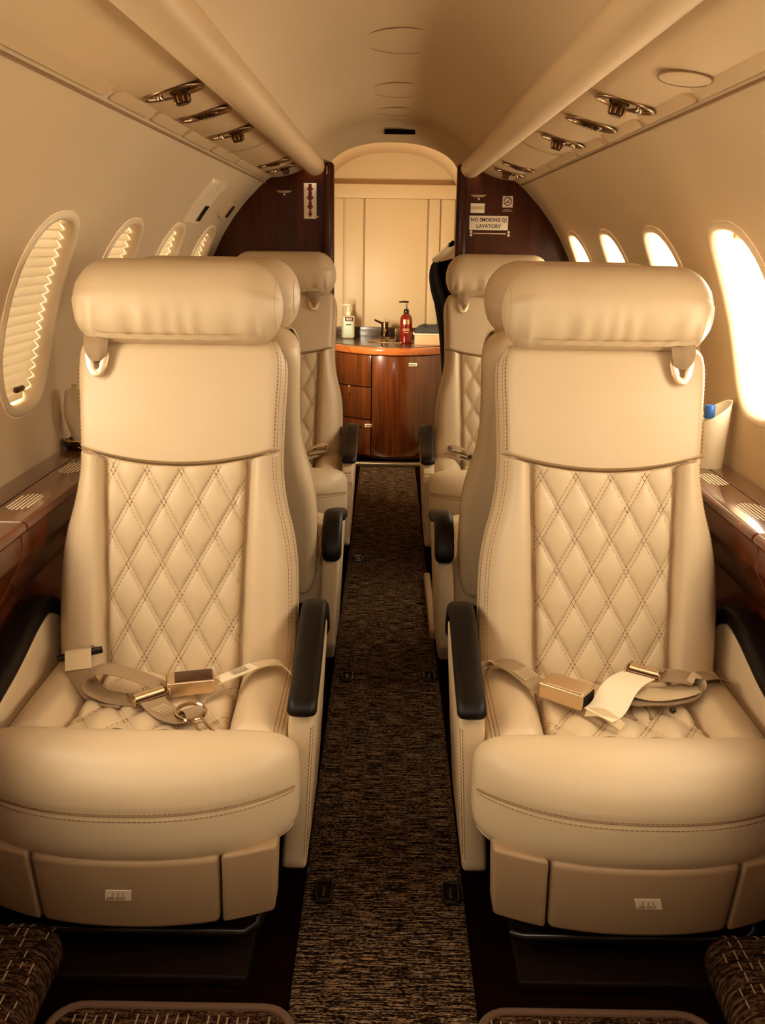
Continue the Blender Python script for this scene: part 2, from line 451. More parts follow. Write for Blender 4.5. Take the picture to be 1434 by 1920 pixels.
tag(flush_oval('service_cover', (.488, 1.77, 1.5570), (-.165, 0, -1), (0, 1, 0), .062, .044, 'plastic'), 'blank flush oval cover beside the valance tube at upper right', 'panel cover')
# dark ceiling vent in the arch lip
vent = empty('ceiling_vent', (.028, 4.435, 1.752))
Mv = Matrix.Rotation(math.radians(-32), 3, 'X')
MB().rbox((0, 0, 0), (.145, .008, .044), .003, 2, M=Mv).build('frame', 'plastic', vent)
MB().rbox((0, -.004, -.0015), (.133, .006, .037), .002, 2, M=Mv).build('opening', 'black', vent)
for k in range(4): MB().rbox((0, -.0075+.0008*k, -.011+.0065*k), (.13, .002, .0014), .0006, 1, M=Mv).build('slat', 'dark_recess', vent)
tag(vent, 'small black rectangular vent in the ceiling arch above the doorway', 'vent')

Ml = Vector((0, .80, -.60)).to_track_quat('-Z', 'X').to_matrix()  # box added behind the fill light, out of view
struct(MB().rbox((0, .35-.80*.022, 1.66+.60*.022), (.24, .52, .03), .006, 2, M=Ml).build('trim_8', 'plastic'), 'added housing behind the unseen fill light')
# gasper and reading light clusters on the service panels
def psu_z(x): v = (abs(x)-.372)/.173; return 1.600-.048*v-.012*math.sin(PI*v)
def gasper(x, y, kind, flip):
    e = empty('reading_light', (x, y, psu_z(x)-.001), 0)
    sg = 1 if x > 0 else -1
    til = Matrix.Rotation(sg*math.radians(15), 3, 'Y')
    T = lambda p: til @ Vector(p)
    a, b = .066, .046
    def bez(u, v):
        r = [1.0, .98, .93, .86, .82, .80][int(round(v*5))]; z = [.001, -.002, -.0035, -.0025, .001, .008][int(round(v*5))]
        return T((a*r*math.cos(2*PI*u), b*r*math.sin(2*PI*u), z))
    MB().grid(bez, 40, 5, cu=True).build('bezel', 'bezel_metal', e, 60)
    MB().grid(lambda u, v: T((a*.81*v*math.cos(2*PI*u), b*.81*v*math.sin(2*PI*u), .006-.004*v)), 32, 4, cu=True).build('recess', 'dark_chrome', e, 60)
    if kind == 'nozzle':
        mb = MB().lathe([(.0, -.026), (.013, -.026), (.0165, -.023), (.0165, -.008), (.021, -.004), (.022, .004)], (0, 0, 0), 24)
        mb.map(lambda p: T((p[0]-sg*.012, p[1], p[2]))).build('nozzle', 'dark_chrome', e, 35)
        for k in range(10):
            g = 2*PI*k/10
            MB().rbox((0, 0, 0), (.004, .003, .014), .001, 1, M=Matrix.Rotation(g, 3, 'Z')).map(lambda p: T((p[0]-sg*.012+.017*math.cos(g), p[1]+.017*math.sin(g), p[2]-.016))).build('grip_rib', 'chrome', e)
        MB().lathe([(0, -.009), (.006, -.009), (.008, -.006), (.008, .004)], (0, 0, 0), 16).map(lambda p: T((p[0]+sg*.030, p[1]-.008, p[2]))).build('push_button', 'chrome', e)
    elif kind == 'lens':
        MB().grid(lambda u, v: T((.030*math.cos(2*PI*u)*math.sin(v*PI/2), .026*math.sin(2*PI*u)*math.sin(v*PI/2), -.010*math.cos(v*PI/2))), 24, 6, cu=True).build('eyeball', 'dark_chrome', e)
        MB().grid(lambda u, v: T((.036*math.cos(2*PI*u)+0*v, .032*math.sin(2*PI*u), -.004+.006*v)), 24, 1, cu=True).build('collar', 'chrome', e)
        for k in range(4):
            MB().rbox((0, 0, 0), (.005, .013, .003), .0012, 1).map(lambda p: T((p[0]-.014+.0095*k, p[1], p[2]-.0095))).build('louvre', 'chrome', e)
    return e
for x, y, k, lab in ((-.447, 2.085, 'nozzle', 'chrome oval air nozzle unit on left service panel nearest the viewer'),
                     (-.447, 2.43, 'lens', 'chrome oval reading light on left panel, second from the viewer'),
                     (-.447, 2.82, 'nozzle', 'chrome oval air nozzle unit on left panel, third from the viewer'),
                     (-.447, 3.84, 'lens', 'chrome oval reading light on left panel, nearer of the far pair'),
                     (-.447, 4.10, 'nozzle', 'chrome oval air nozzle unit on left panel closest to the bulkhead'),
                     (.468, 2.12, 'nozzle', 'chrome oval air nozzle unit on right panel beside the blank oval cover'),
                     (.468, 2.46, 'lens', 'chrome oval reading light on right panel, second from the viewer'),
                     (.468, 2.85, 'nozzle', 'chrome oval air nozzle unit on right panel, third from the viewer'),
                     (.468, 3.80, 'lens', 'chrome oval reading light on right panel, nearer of the far pair'),
                     (.468, 4.08, 'nozzle', 'chrome oval air nozzle unit on right panel closest to the bulkhead')):
    tag(gasper(x, y, k, 0), lab, 'reading light', 'overhead nozzles and lights')

# aisle carpet runner
run = MB().rbox((0, 2.25, .003), (.325, 6.6, .008), .003, 2).build('aisle_runner', 'aisle_carpet')
tag(run, 'brown and beige flecked carpet running down the aisle', 'carpet')

# bulkhead panels with rounded posts
def bulk(sg, xin, nm, lab):
    e = struct(empty(nm, (0, YB, 0)), lab)
    top = [(sg*xin, 1.635), (sg*.372, 1.605), (sg*.46, 1.575), (sg*.545, 1.552)] + [(sg*R0*math.cos(math.radians(a)), ZC+R0*math.sin(math.radians(a))) for a in (48, 42, 36, 30, 24, 18, 12, 6, 0)] + [(sg*R0, 0), (sg*xin, 0)]
    MB().prism(top, lambda p, t: (p[0], t, p[1]), .005, .035).build('panel', 'mahogany', e, 30)
    xp = sg*(xin-.015)
    MB().rbox((xp, -.002, .81), (.05, .06, 1.62), .018, 4).build('post', 'mahogany', e)
    MB().rbox((xp+sg*.006, -.031, 1.0), (.004, .006, .42), .001, 1).build('metal_strip', 'brass', e)
    MB().rbox((xp+sg*.006, -.032, 1.585), (.004, .005, .035), .001, 1).build('strike_plate', 'brass', e)
    return e
bl = bulk(-1, .295, 'wall_bulkhead_left', 'dark mahogany bulkhead left of the doorway')
br = bulk(1, .322, 'wall_bulkhead_right', 'dark mahogany bulkhead right of the doorway')
# lavatory compartment behind it
YL = 6.45
mb = MB().grid(lambda u, v: ceil_pt(u, YB+.03+(YL-YB+.02)*v, .41, 1.62, .215), 40, 8)
struct(mb.build('ceiling_lavatory', 'ceiling', smooth=60), 'cream arched ceiling of the compartment behind the doorway')
fac = MB()
# face of the arch above the doorway, seen from behind the lip
fac.grid(lambda u, v: (lambda a, b: (a[0]+(b[0]-a[0])*v, YB+.045, a[2]+(b[2]-a[2])*v))(ceil_pt(u, 0, .285, 1.597, .112), ceil_pt(u, 0, .42, 1.60, .30)), 40, 2)
struct(fac.build('wall_arch', 'ceiling'), 'arched header above the doorway')
for sg, nm in ((-1, 'wall_lavatory_left'), (1, 'wall_lavatory_right')):
    struct(MB().box((sg*.425, (YB+YL)/2+.02, .82), (.03, YL-YB-.02, 1.64)).build(nm, 'lav_panel'), 'cream side wall of the compartment behind the doorway')
wb = struct(empty('wall_lavatory_back', (0, YL, 0)), 'cream panelled back wall of the far compartment')
MB().box((0, .02, .95), (.9, .03, 1.9)).build('backing', 'lav_panel', wb)
MB().rbox((.0, -.03, 1.60), (.86, .06, .085), .006, 2).build('beam', 'lav_panel', wb)
for a, b in ((-.41, -.305), (-.30, -.175), (-.170, .235), (.240, .315), (.32, .41)):
    MB().rbox(((a+b)/2, -.004, 1.12), (b-a-.004, .014, .875), .004, 2).build('panel', 'lav_panel', wb)
for x in (-.1725, .2375): MB().box((x, -.002, 1.12), (.006, .006, .87)).build('joint_strip', 'dull_tan', wb)

# ------------------------------------------------------------------ seats
AR = math.radians(15.6); SA, CA = math.sin(AR), math.cos(AR); HZ = .405
def B(x, w_, d): return (x, w_*SA-d*CA, HZ+w_*CA+d*SA)
HW = interp([(-.06, .236), (-.02, .249), (.05, .254), (.12, .255), (.18, .254), (.234, .251), (.29, .242), (.345, .228), (.405, .2185), (.46, .2165), (.55, .219), (.62, .2225), (.66, .2215), (.685, .214), (.705, .200), (.74, .18)])
QW = lambda w_: .137+.013*max(0, min(1, w_/.43))
WS = lambda x: .428+.036*min(1.2, abs(x)/.217)**2
def rnd(q): q = max(0, min(1, q)); return math.sqrt(1-(1-q)**2)
def cosp(t): return .5-.5*math.cos(PI*t)
def pillow(mb, L, Rr, w0, w1, dtop, dedge, rl, rr, rb, rt, nu=26, nv=40, P=B, extra=None):
    def fn(u, v):
        s_, t = cosp(u), cosp(v)
        xg = L(w0(0))*(1-s_)+Rr(w0(0))*s_
        for _ in range(2):
            a, b = w0(xg), w1(xg); w_ = a+(b-a)*t; xg = L(w_)*(1-s_)+Rr(w_)*s_
        wd = Rr(w_)-L(w_)
        h = rnd(s_*wd/rl)*rnd((1-s_)*wd/rr)*rnd(t*(b-a)/rb)*rnd((1-t)*(b-a)/rt)
        d = dedge+(dtop(xg, w_) - dedge)*h
        if extra: d += extra(xg, w_)*min(1, h*1.3)
        return P(xg, w_, d)
    return mb.grid(fn, nu, nv)
DX, DW = .0727, .132
def quilt(x, w_, dx=DX, dw=DW, x0=.012, w0=.02, h=.0085):
    a = (x-x0)/dx+(w_-w0)/dw; b = (x-x0)/dx-(w_-w0)/dw
    da = abs(a-round(a)); db = abs(b-round(b))                # 0 on seam .. .5
    k = 1/math.hypot(1/dx, 1/dw)
    m = min(da, db)*k                                          # metres from nearest seam
    puff = (abs(math.sin(PI*a))*abs(math.sin(PI*b)))**.55
    groove = -.0022*math.exp(-((m-.0042)/.0016)**2)
    return h*puff+groove
def stitch_lines(mb, top, L, Rr, lo, hi, dx=DX, dw=DW, x0=.012, w0=.02, P=B, off=.0042):
    for fam in (1, -1):
        for n in range(-12, 13):
            for o in (-1, 1):
                run_ = []
                N = 160
                for k in range(N+1):
                    w_ = lo-.02+(hi-lo+.05)*k/N
                    x = x0+dx*(n-fam*(w_-w0)/dw)+o*off*math.hypot(1/dx, 1/dw)*dx
                    if L(w_)+.002 < x < Rr(w_)-.002 and lo < w_ < top_w(x, hi): run_.append(P(x, w_, top(x, w_)+.0002))
                    else:
                        if len(run_) > 3: mb.dashes(run_)
                        run_ = []
                if len(run_) > 3: mb.dashes(run_)
    return mb
top_w = lambda x, hi: hi if hi < .4 else WS(x)-.004
def loft_x(mb, sec, nu, nv, P):
    """closed section ring lofted across x: sec(s) -> (x, list fn(t)->(a,b))"""
    return mb
def stuff(o): o['kind'] = 'stuff'; return o
def make_seat():
    st = empty('cabin_seat', (0, 0, 0))
    # shell of the back
    def shell(u, v):
        w_ = -.05+.762*u; hw = HW(w_)-.002
        k = 1.0
        if u > .93: k = math.sqrt(max(.0, 1-((u-.93)/.07)**2)); hw = hw-.03*(1-k)
        dc, dh, r = -.055, .062*max(k, .25), .03*max(k, .3)
        t = v*4; q = int(t) % 4; f = t-int(t)
        cx, cd = [(1, 1), (-1, 1), (-1, -1), (1, -1)][q]
        # perimeter: corner arc then straight
        ang = q*PI/2
        if f < .5:
            a = ang+PI/2*(f/.5); x = cx*(hw-r)+r*math.cos(a); d = cd*(dh-r)+r*math.sin(a)
        else:
            g = (f-.5)/.5; nx, nd = [(1, 1), (-1, 1), (-1, -1), (1, -1)][(q+1) % 4]
            a = ang+PI/2; x0, d0 = cx*(hw-r)+r*math.cos(a), cd*(dh-r)+r*math.sin(a)
            x1, d1 = nx*(hw-r)+r*math.cos(a), nd*(dh-r)+r*math.sin(a); x = x0+(x1-x0)*g; d = d0+(d1-d0)*g
        return B(x, w_, dc+d)
    mb = MB().grid(shell, 50, 48, cv=True)
    mb.f.append(tuple(range(48))); e = len(mb.v); mb.f.append(tuple(range(e-48, e)))
    sh = mb.build('back_shell', 'leather', st, 50)
    # upper panel
    up = lambda x, w_: .034+.006*math.sin(PI*min(1, max(0, (w_-.43)/.28)))-.010*abs(x/.22)**3
    mb = pillow(MB(), lambda w_: -HW(w_)+.003, lambda w_: HW(w_)-.003, WS, lambda x: .700, up, -.03, .022, .022, .007, .03, 40, 40)
    pu = mb.build('upper_back_panel', 'leather', st, 60)
    mb = MB()
    for sg in (-1, 1):
        for dd in (-.009, -.018): mb.dashes([B(sg*(HW(w_)-.0019), w_, dd-.022) for w_ in [.02+.665*k/60 for k in range(61)]], .0005)
        mb.dashes([B(sg*(HW(w_)-.0115), w_, up(HW(w_)-.0115, w_)-.003) for w_ in [.47+.222*k/30 for k in range(31)]], .0006)
    for o_ in (.0075, .0115): mb.dashes([B(sg_*(HW(w_)-o_), w_, -.03+(up(HW(w_)-o_, w_)+.03)*rnd((o_-.003)/.022)+.0004) for sg_ in (1,) for w_ in [.47+.20*k/30 for k in range(31)]], .0006).dashes([B(-(HW(w_)-o_), w_, -.03+(up(HW(w_)-o_, w_)+.03)*rnd((o_-.003)/.022)+.0004) for w_ in [.47+.20*k/30 for k in range(31)]], .0006)
    bt0 = lambda x, w_: .046+.006*math.sin(PI*max(0, min(1, w_/.43)))-.012*max(0, (abs(x)-.19)/.06)
    for sg in (-1, 1):
        for o_ in (.009, .014): mb.dashes([B(sg*(HW(w_)-o_), w_, -.03+(bt0(HW(w_)-o_, w_)+.03)*rnd((o_-.003)/.042)+.0004) for w_ in [.02+.43*k/60 for k in range(61)]], .0006)
    stuff(mb.build('stitching', 'thread', sh, 0))
    # piping where upper panel meets the lower back
    MB().tube([B(x, WS(x), .012-.012*abs(x/.22)**4) for x in [-.216+.432*k/40 for k in range(41)]], .0009, 6).build('seam_piping', 'thread', pu)
    # bolsters
    for sg in (-1, 1):
        bt = lambda x, w_: .046+.006*math.sin(PI*max(0, min(1, w_/.43)))-.012*max(0, (abs(x)-.19)/.06)
        if sg > 0: Lf, Rf, rl, rr = QW, (lambda w_: HW(w_)-.003), .030, .042
        else: Lf, Rf, rl, rr = (lambda w_: -HW(w_)+.003), (lambda w_: -QW(w_)), .042, .030
        pillow(MB(), Lf, Rf, lambda x: -.035, lambda x: WS(x)-.001, bt, -.03, rl, rr, .03, .007, 22, 44).build('back_bolster', 'leather', st, 60)
    # quilted centre of the back
    qt = lambda x, w_: .022+.008*(1-(x/.15)**2)
    def qfull(x, w_):
        s_ = min(x+QW(w_), QW(w_)-x); h = rnd(s_/.014)*rnd((w_+.03)/.02)*rnd((WS(x)-w_)/.006)
        return -.004+(qt(x, w_)+.004)*h+quilt(x, w_)*min(1, h*1.3)
    mb = MB().grid(lambda u, v: (lambda w_: (lambda x: B(x, w_, qfull(x, w_)))(-QW(w_)+2*QW(w_)*u))(-.03+(WS((2*u-1)*.145)+.03)*v), 110, 150)
    qp = mb.build('quilted_back_panel', 'leather', st, 70)
    stitch_lines(MB(), qfull, lambda w_: -QW(w_), QW, -.02, .43).build('stitching', 'thread', qp, 0)['kind'] = 'stuff'
    # headrest: padded roll with gathered lower hem
    def head(u, v):
        s_ = -math.cos(PI*u); x = .2185*s_
        a = 2*PI*v
        rc = .082 if math.sin(a) > 0 else .060
        e_ = math.sqrt(max(0, 1-(max(0, abs(x)-(.2185-rc))/rc)**2))
        c, q = math.cos(a), math.sin(a); n = 2.45; k = (abs(c)**n+abs(q)**n)**(-1/n); c *= k; q *= k
        hh = .089*(.06+.94*e_); dd = .074*(.10+.90*e_**.8)
        w_ = .771+hh*q-(.004*(1-e_)); d = .022+dd*c*(1.0 if c > 0 else .95)
        if c > 0: d += .010*e_*(1-abs(q))
        # gathers near the hem
        if c > 0 and q < -.1:
            g = min(1, (-q-.1)/.8)**1.5*e_
            d += g*.012*(math.sin(x*150+2*math.sin(x*31))*(.4+.6*noise.noise(Vector((x*18, 3.1, 0)))))
        d += .0025*noise.noise(Vector((x*9, w_*12, c*2)))*e_
        return B(x, w_, d)
    mb = MB().grid(head, 90, 56, cv=True)
    mb.f.append(tuple(range(56))); e = len(mb.v); mb.f.append(tuple(range(e-56, e)))
    hd = mb.build('headrest', 'leather', st, 60)
    # hem strip along the bottom edge of the headrest and end piping
    mb = MB().grid(lambda u, v: (lambda x: B(x, .684+.008*v+.012*abs(x/.2)**4+.0008*math.sin(x*150), .074+.011*v-.026*abs(x/.205)**4+.0015*math.sin(x*170)*v))(-.188+.376*u), 60, 3)
    mb.build('hem', 'leather', hd, 60)
    for sg in (-1, 1):
        ring = [head(.5+sg*.40, k/48) for k in range(48)]
        cen = sum((Vector(p) for p in ring), Vector())/48
        MB().tube([cen+(Vector(p)-cen)*1.002 for p in ring], .0010, 5, closed=True).build('end_piping', 'leather', hd)
    # seat cushion
    P2 = lambda x, y, z: (x, y, z)
    q2 = lambda x, y: .398-.05*(y+.14)-.012*(x/.14)**2*0
    QS = lambda y: .140+.012*max(0, -y)/.3
    def sq(x, y):
        s_ = min(x+QS(y), QS(y)-x); h = rnd(s_/.02)
        return .375+(q2(x, y)-.375)*h+quilt(x, y, .086, .150, .0, -.02, .013)*min(1, h*1.3)
    mb = MB().grid(lambda u, v: (lambda y: (lambda x: (x, y, sq(x, y)))(-QS(y)+2*QS(y)*u))(-.30+.36*v), 90, 90)
    sqp = mb.build('quilted_seat_panel', 'leather', st, 70)
    stitch_lines(MB(), sq, lambda y: -QS(y), QS, -.30, .05, .086, .150, .0, -.02, P=P2).build('stitching', 'thread', sqp, 0)['kind'] = 'stuff'
    for sg in (-1, 1):
        bt = lambda x, y: .430-.03*max(0, y+.05)-.012*((abs(x)-.2)/.06)**2
        if sg > 0: Lf, Rf, rl, rr = QS, (lambda y: .268), .045, .05
        else: Lf, Rf, rl, rr = (lambda y: -.268), (lambda y: -QS(y)), .05, .045
        bo = pillow(MB(), Lf, Rf, lambda x: -.32, lambda x: .05, bt, .365, rl, rr, .03, .03, 26, 36, P=P2).build('seat_bolster', 'leather', st, 60)
        mb = MB()
        for o_ in (.244, .250, .256): mb.dashes([(sg*o_, y, .365+(bt(o_, y)-.365)*rnd((.268-o_)/.05)*rnd((y+.32)/.03)+.0006) for y in [-.31+.33*k/40 for k in range(41)]], .0008)
        stuff(mb.build('stitching', 'thread', bo, 0))
    MB().rbox((0, -.14, .325), (.536, .42, .10), .02, 3).build('cushion_base', 'leather', st)
    # thick rounded front cushion
    FB = lambda s_: -.478+.095*abs(s_)**2.4
    def front(u, v, grow=0):
        s_ = -math.cos(PI*u); e_ = (1-abs(s_)**7)**(1/2.4) if abs(s_) < 1 else 0
        x = (.292+grow)*s_; a = 2*PI*v
        c, q = math.cos(a), math.sin(a); n = 2.5 if q > 0 else 3.3; k = (abs(c)**n+abs(q)**n)**(-1/n); c *= k; q *= k
        yf = FB(s_); yb = -.268; yc, hy = (yf+yb)/2, (yb-yf)/2
        zc, hz = .330, .102
        y = yc-(hy+grow)*c*(.35+.65*e_); z = zc+(hz+grow)*q*(.42+.58*e_)
        if q > 0: z += .004*e_*math.cos(PI/2*min(1, abs(c)))
        if c > 0:
            m = abs(q-.16); y += .004*math.exp(-(m/.035)**2)*e_     # pulled-in seam line
        return (x, y, z)
    mb = MB().grid(front, 80, 72, cv=True)
    mb.f.append(tuple(range(72))); e = len(mb.v); mb.f.append(tuple(range(e-72, e)))
    fc = mb.build('front_cushion', 'leather', st, 60)
    mb = MB()
    for q in (.10, .225):
        v = math.atan2(q, 1)/(2*PI)
        mb.dashes([front(.06+.88*k/120, v, .0006) for k in range(121)], .0010)
    stuff(mb.build('stitching', 'thread', fc, 0))
    MB().tube([front(.05+.90*k/80, .0255, .0002) for k in range(81)], .0012, 6).build('seam_piping', 'crease', fc)
    MB().tube([(lambda p: (p[0], p[1]+.006, p[2]-.002))(front(.08+.84*k/80, 1-.16)) for k in range(81)], .0028, 6).build('lower_piping', 'leather', fc)
    # skirt panels below
    SK = lambda x: -.478+.055*(abs(x)/.26)**2.2
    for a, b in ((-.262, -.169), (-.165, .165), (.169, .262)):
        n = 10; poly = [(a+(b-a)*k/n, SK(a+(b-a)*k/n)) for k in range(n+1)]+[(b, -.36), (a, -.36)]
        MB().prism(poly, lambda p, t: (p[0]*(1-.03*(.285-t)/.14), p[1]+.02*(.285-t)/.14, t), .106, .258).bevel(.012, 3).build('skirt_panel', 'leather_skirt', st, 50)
    MB().rbox((0, -.17, .20), (.46, .42, .14), .02, 2).build('seat_pan', 'black', st)
    MB().rbox((0, -.15, .065), (.40, .34, .13), .015, 2).build('pedestal', 'black', st)
    MB().tube([(-.22, -.405, .075), (-.2, -.413, .075), (.2, -.413, .075), (.222, -.40, .082), (.228, -.37, .12)], .010, 10).build('crossbar', 'black_gloss', st)
    MB().rbox((0, -.16, .0125), (.42, .62, .025), .006, 2).build('floor_plate', 'black', st)
    # arms
    for sg in (-1, 1):
        sx = lambda z: -.055*(.47-z)
        poly = [(-.262, .098), (-.268, .12), (-.270, .41), (-.262, .442), (-.22, .454), (-.16, .468), (-.10, .486), (-.03, .504), (.04, .508), (.09, .485), (.115, .42), (.11, .25), (.09, .16), (.04, .098), (-.24, .085)]
        MBa = MB().prism(poly, lambda p, t: (t, p[0], p[1]), .270, .318).bevel(.010, 3).map(lambda p: (sg*(p[0]+sx(p[2])), p[1], p[2]))
        arm = MBa.build('armrest', 'leather', st, 45)
        path = crom([Vector(p) for p in ((0, -.285, .440), (0, -.278, .456), (0, -.248, .465), (0, -.18, .479), (0, -.115, .498), (0, -.05, .518), (0, .02, .530), (0, .08, .515), (0, .118, .470), (0, .128, .43))], 5)
        m = len(path)
        def pad(u, v):
            i = int(round(u*(m-1))); t = (path[min(i+1, m-1)]-path[max(i-1, 0)]).normalized(); nn = Vector((0, -t.z, t.y))
            k = 1 if 2 < i < m-3 else (.55, .82, .95)[min(i, m-1-i)]
            a = 2*PI*v; c, q = math.cos(a), math.sin(a); n = 3.2; kk = (abs(c)**n+abs(q)**n)**(-1/n)
            p = path[i]+nn*(q*kk*.019*k-.004); return (sg*(.2945+c*kk*.0275*k), p.y, p.z)
        mb = MB().grid(pad, m-1, 28, cv=True); mb.f.append(tuple(range(28))); e = len(mb.v); mb.f.append(tuple(range(e-28, e)))
        mb.build('arm_pad', 'black_pad', arm, 50)
        mb = MB()
        for xo in (.316,): mb.dashes([(sg*(xo+sx(z)+.0012), y, z) for y, z in [(-.264, .41-.27*k/20) for k in range(21)]], .0009)
        mb.dashes([(sg*(.3135+sx(z)), -.2708, z) for z in [.41-.28*k/30 for k in range(31)]], .0009)
        stuff(mb.build('stitching', 'thread', arm, 0))
    return st
def kids(o): return [c for c in bpy.data.objects if c.parent == o]
def copy_tree(o, parent=None):
    c = o.copy(); C.objects.link(c); c.parent = parent
    for k in kids(o): copy_tree(k, c)
    return c
SX = .451
seat0 = make_seat()
SEATS = {}
for i, (key, x, y, rz, lab) in enumerate((
        ('1L', -SX, 1.884, 0, 'large cream leather seat in the left foreground, quilted and facing the viewer'),
        ('1R', SX, 1.884, 0, 'large cream leather seat in the right foreground, quilted and facing the viewer'),
        ('2L', -SX, 2.655, PI, 'cream leather seat turned away, back to back behind the left foreground seat'),
        ('2R', SX, 2.655, PI, 'cream leather seat turned away, back to back behind the right foreground seat'),
        ('3L', -SX, 3.99, 0, 'farther cream leather seat facing the viewer in front of the left bulkhead'),
        ('3R', SX, 3.99, 0, 'farther cream leather seat facing the viewer in front of the right bulkhead'))):
    s_ = seat0 if i == 0 else copy_tree(seat0)
    s_.location = (x, y, 0); s_.rotation_euler = (0, 0, rz); tag(s_, lab, 'seat', 'cabin seats'); SEATS[key] = s_

# ------------------------------------------------------------------ seat fittings that differ from seat to seat
def shoulder_belt(seat, x0):
    sb = empty('shoulder_belt', B(x0, .69, .045), parent=seat)
    o = Vector(sb.location)
    def strap(u, v):
        xs = (2*u-1)*(.0265-.003*v-.006*v**4); w_ = .700-.060*v+.006*(2*u-1)**2*v
        return Vector(B(x0+xs, w_, .056+.012*math.sin(PI*v)-.004*(2*u-1)**2+.0012*math.sin(9*u+2)))-o
    MB().grid(strap, 10, 10).build('strap', 'webbing', sb)
    MB().dashes([Vector(B(x0+(2*u-1)*.022, .682+.001*math.sin(u*30), .0605-.004*(2*u-1)**2))-o for u in [k/24 for k in range(25)]], .0014, .004, .002).build('bar_tack', 'webbing_light', sb)['kind'] = 'stuff'
    outer = [(-.0245, .664), (-.0255, .650), (-.0215, .630), (-.013, .614), (-.006, .609), (.006, .609), (.013, .614), (.0215, .630), (.0255, .650), (.0245, .664), (.016, .662), (.008, .644), (.0048, .634), (.0044, .627), (0, .6235), (-.0044, .627), (-.0048, .634), (-.008, .644), (-.016, .662)]
    MB().prism(outer, lambda p, t: Vector(B(x0+p[0], p[1], t))-o, .046, .0545).bevel(.002, 2).build('latch_ring', 'steel', sb, 30)
for k, x in (('1L', -.163), ('1R', .152), ('3L', .130), ('3R', -.147)): shoulder_belt(SEATS[k], x)
def sticker(seat, dx, shear, word):
    p = [c for c in kids(seat) if c.name.startswith('skirt_panel')][1]
    Pt = lambda x, z, e: (dx+x+shear*(z-.185), -.478+.02*(.285-z)/.14+.055*(abs(dx)/.26)**2.2-e, z)
    st = MB().prism([(-.0225, .175), (.0225, .175), (.0225, .198), (-.0225, .198)], lambda q, t: Pt(q[0], q[1], t), .0002, .0012).build('sticker', 'sign_white', p, 0)
    st['label'] = 'small cream sticker with red lettering'
    mb = lettering(MB(), word, .0074, lambda x, y: Pt(x-.003, .1795+y, .0016))
    mb.build('sticker_print', 'red_ink', p, 0)['kind'] = 'stuff'
    mb = MB()
    mb.add([Pt(x, z, .0015) for x, z in ((-.012, .184), (-.009, .184), (-.0075, .193), (-.010, .193))], [(0, 1, 2, 3)])
    mb.add([Pt(x, z, .0015) for x, z in ((-.002, .184), (.001, .184), (.002, .194), (-.001, .191))], [(0, 1, 2, 3)])
    mb.add([Pt(x, z, .0015) for x, z in ((.008, .184), (.0105, .184), (.009, .193), (.007, .193))], [(0, 1, 2, 3)])
    mb.build('sticker_figure', 'dull_tan', p, 0)['kind'] = 'stuff'
sticker(SEATS['1L'], -.010, .12, 'LIFE SPOT'); sticker(SEATS['1R'], .006, -.28, 'LIFE SPOT')
for k, sg in (('3L', 1), ('3R', -1)):
    arm = [c for c in kids(SEATS[k]) if c.name.startswith('armrest')][1 if sg > 0 else 0]
    pn = MB().rbox((sg*.291, -.273, .392), (.038, .012, .062), .003, 2).build('control_panel', 'plastic_light', arm)
    MB().rbox((sg*.291, -.278, .403), (.034, .012, .012), .003, 2).build('control_shelf', 'plastic', arm)
    for b in range(3): MB().rbox((sg*(.280+.011*b), -.2805, .394), (.008, .006, .008), .002, 2).build('control_button', 'white_plastic', arm)

# lap belts lying on the cushions
def ring_pts(c, ax, ay, r, a0=0, a1=2*PI, n=28): return [Vector(c)+Vector(ax)*math.cos(a0+(a1-a0)*k/n)*r+Vector(ay)*math.sin(a0+(a1-a0)*k/n)*r for k in range(n+(0 if abs(a1-a0) > 6.2 else 1))]
def obox(name, mat, par, c, d, size, r, up=Vector((0, 0, 1))):
    d = Vector(d).normalized(); s_ = up.cross(d).normalized(); u = d.cross(s_)
    Mx = Matrix((d, s_, u)).transposed()
    return MB().rbox(c, size, r, 3, M=Mx).build(name, mat, par), Mx
def print_rows(par, c, d, wdir, rows, length, pitch, lift=.0016, mat='ink', seed=1):
    rg = random.Random(seed); d = Vector(d).normalized(); wv = Vector(wdir).normalized(); n = d.cross(wv); n = n if n.z > 0 else -n; mb = MB()
    for i in range(rows):
        x = -length/2
        while x < length/2:
            l = rg.uniform(.002, .006); e = min(x+l, length/2)
            p = Vector(c)+wv*(i-(rows-1)/2)*pitch; h = pitch*.26
            mb.add([p+d*x-wv*h+n*lift, p+d*e-wv*h+n*lift, p+d*e+wv*h+n*lift, p+d*x+wv*h+n*lift], [(0, 1, 2, 3)])
            x = e+.0012
    o = mb.build('print', mat, par, 0); o['kind'] = 'stuff'; return o
def adjuster(par, c, d):
    d = Vector(d).normalized(); c = Vector(c); s_ = Vector((0, 0, 1)).cross(d).normalized()
    ad = empty('adjuster', c, parent=par)
    MB().tube([d*-.030, d*.030], .0085, 16).build('roller', 'steel', ad)
    MB().tube([d*-.034-s_*.011+Vector((0, 0, -.004)), d*.034-s_*.011+Vector((0, 0, -.004))], .0035, 8).build('rear_bar', 'dark_chrome', ad)
    for k in (-1, 1):
        Mx = Matrix((d, s_, Vector((0, 0, 1)))).transposed()
        MB().rbox(d*.0355*k, (.0045, .038, .014), .002, 2, M=Mx).build('side_plate', 'chrome', ad)
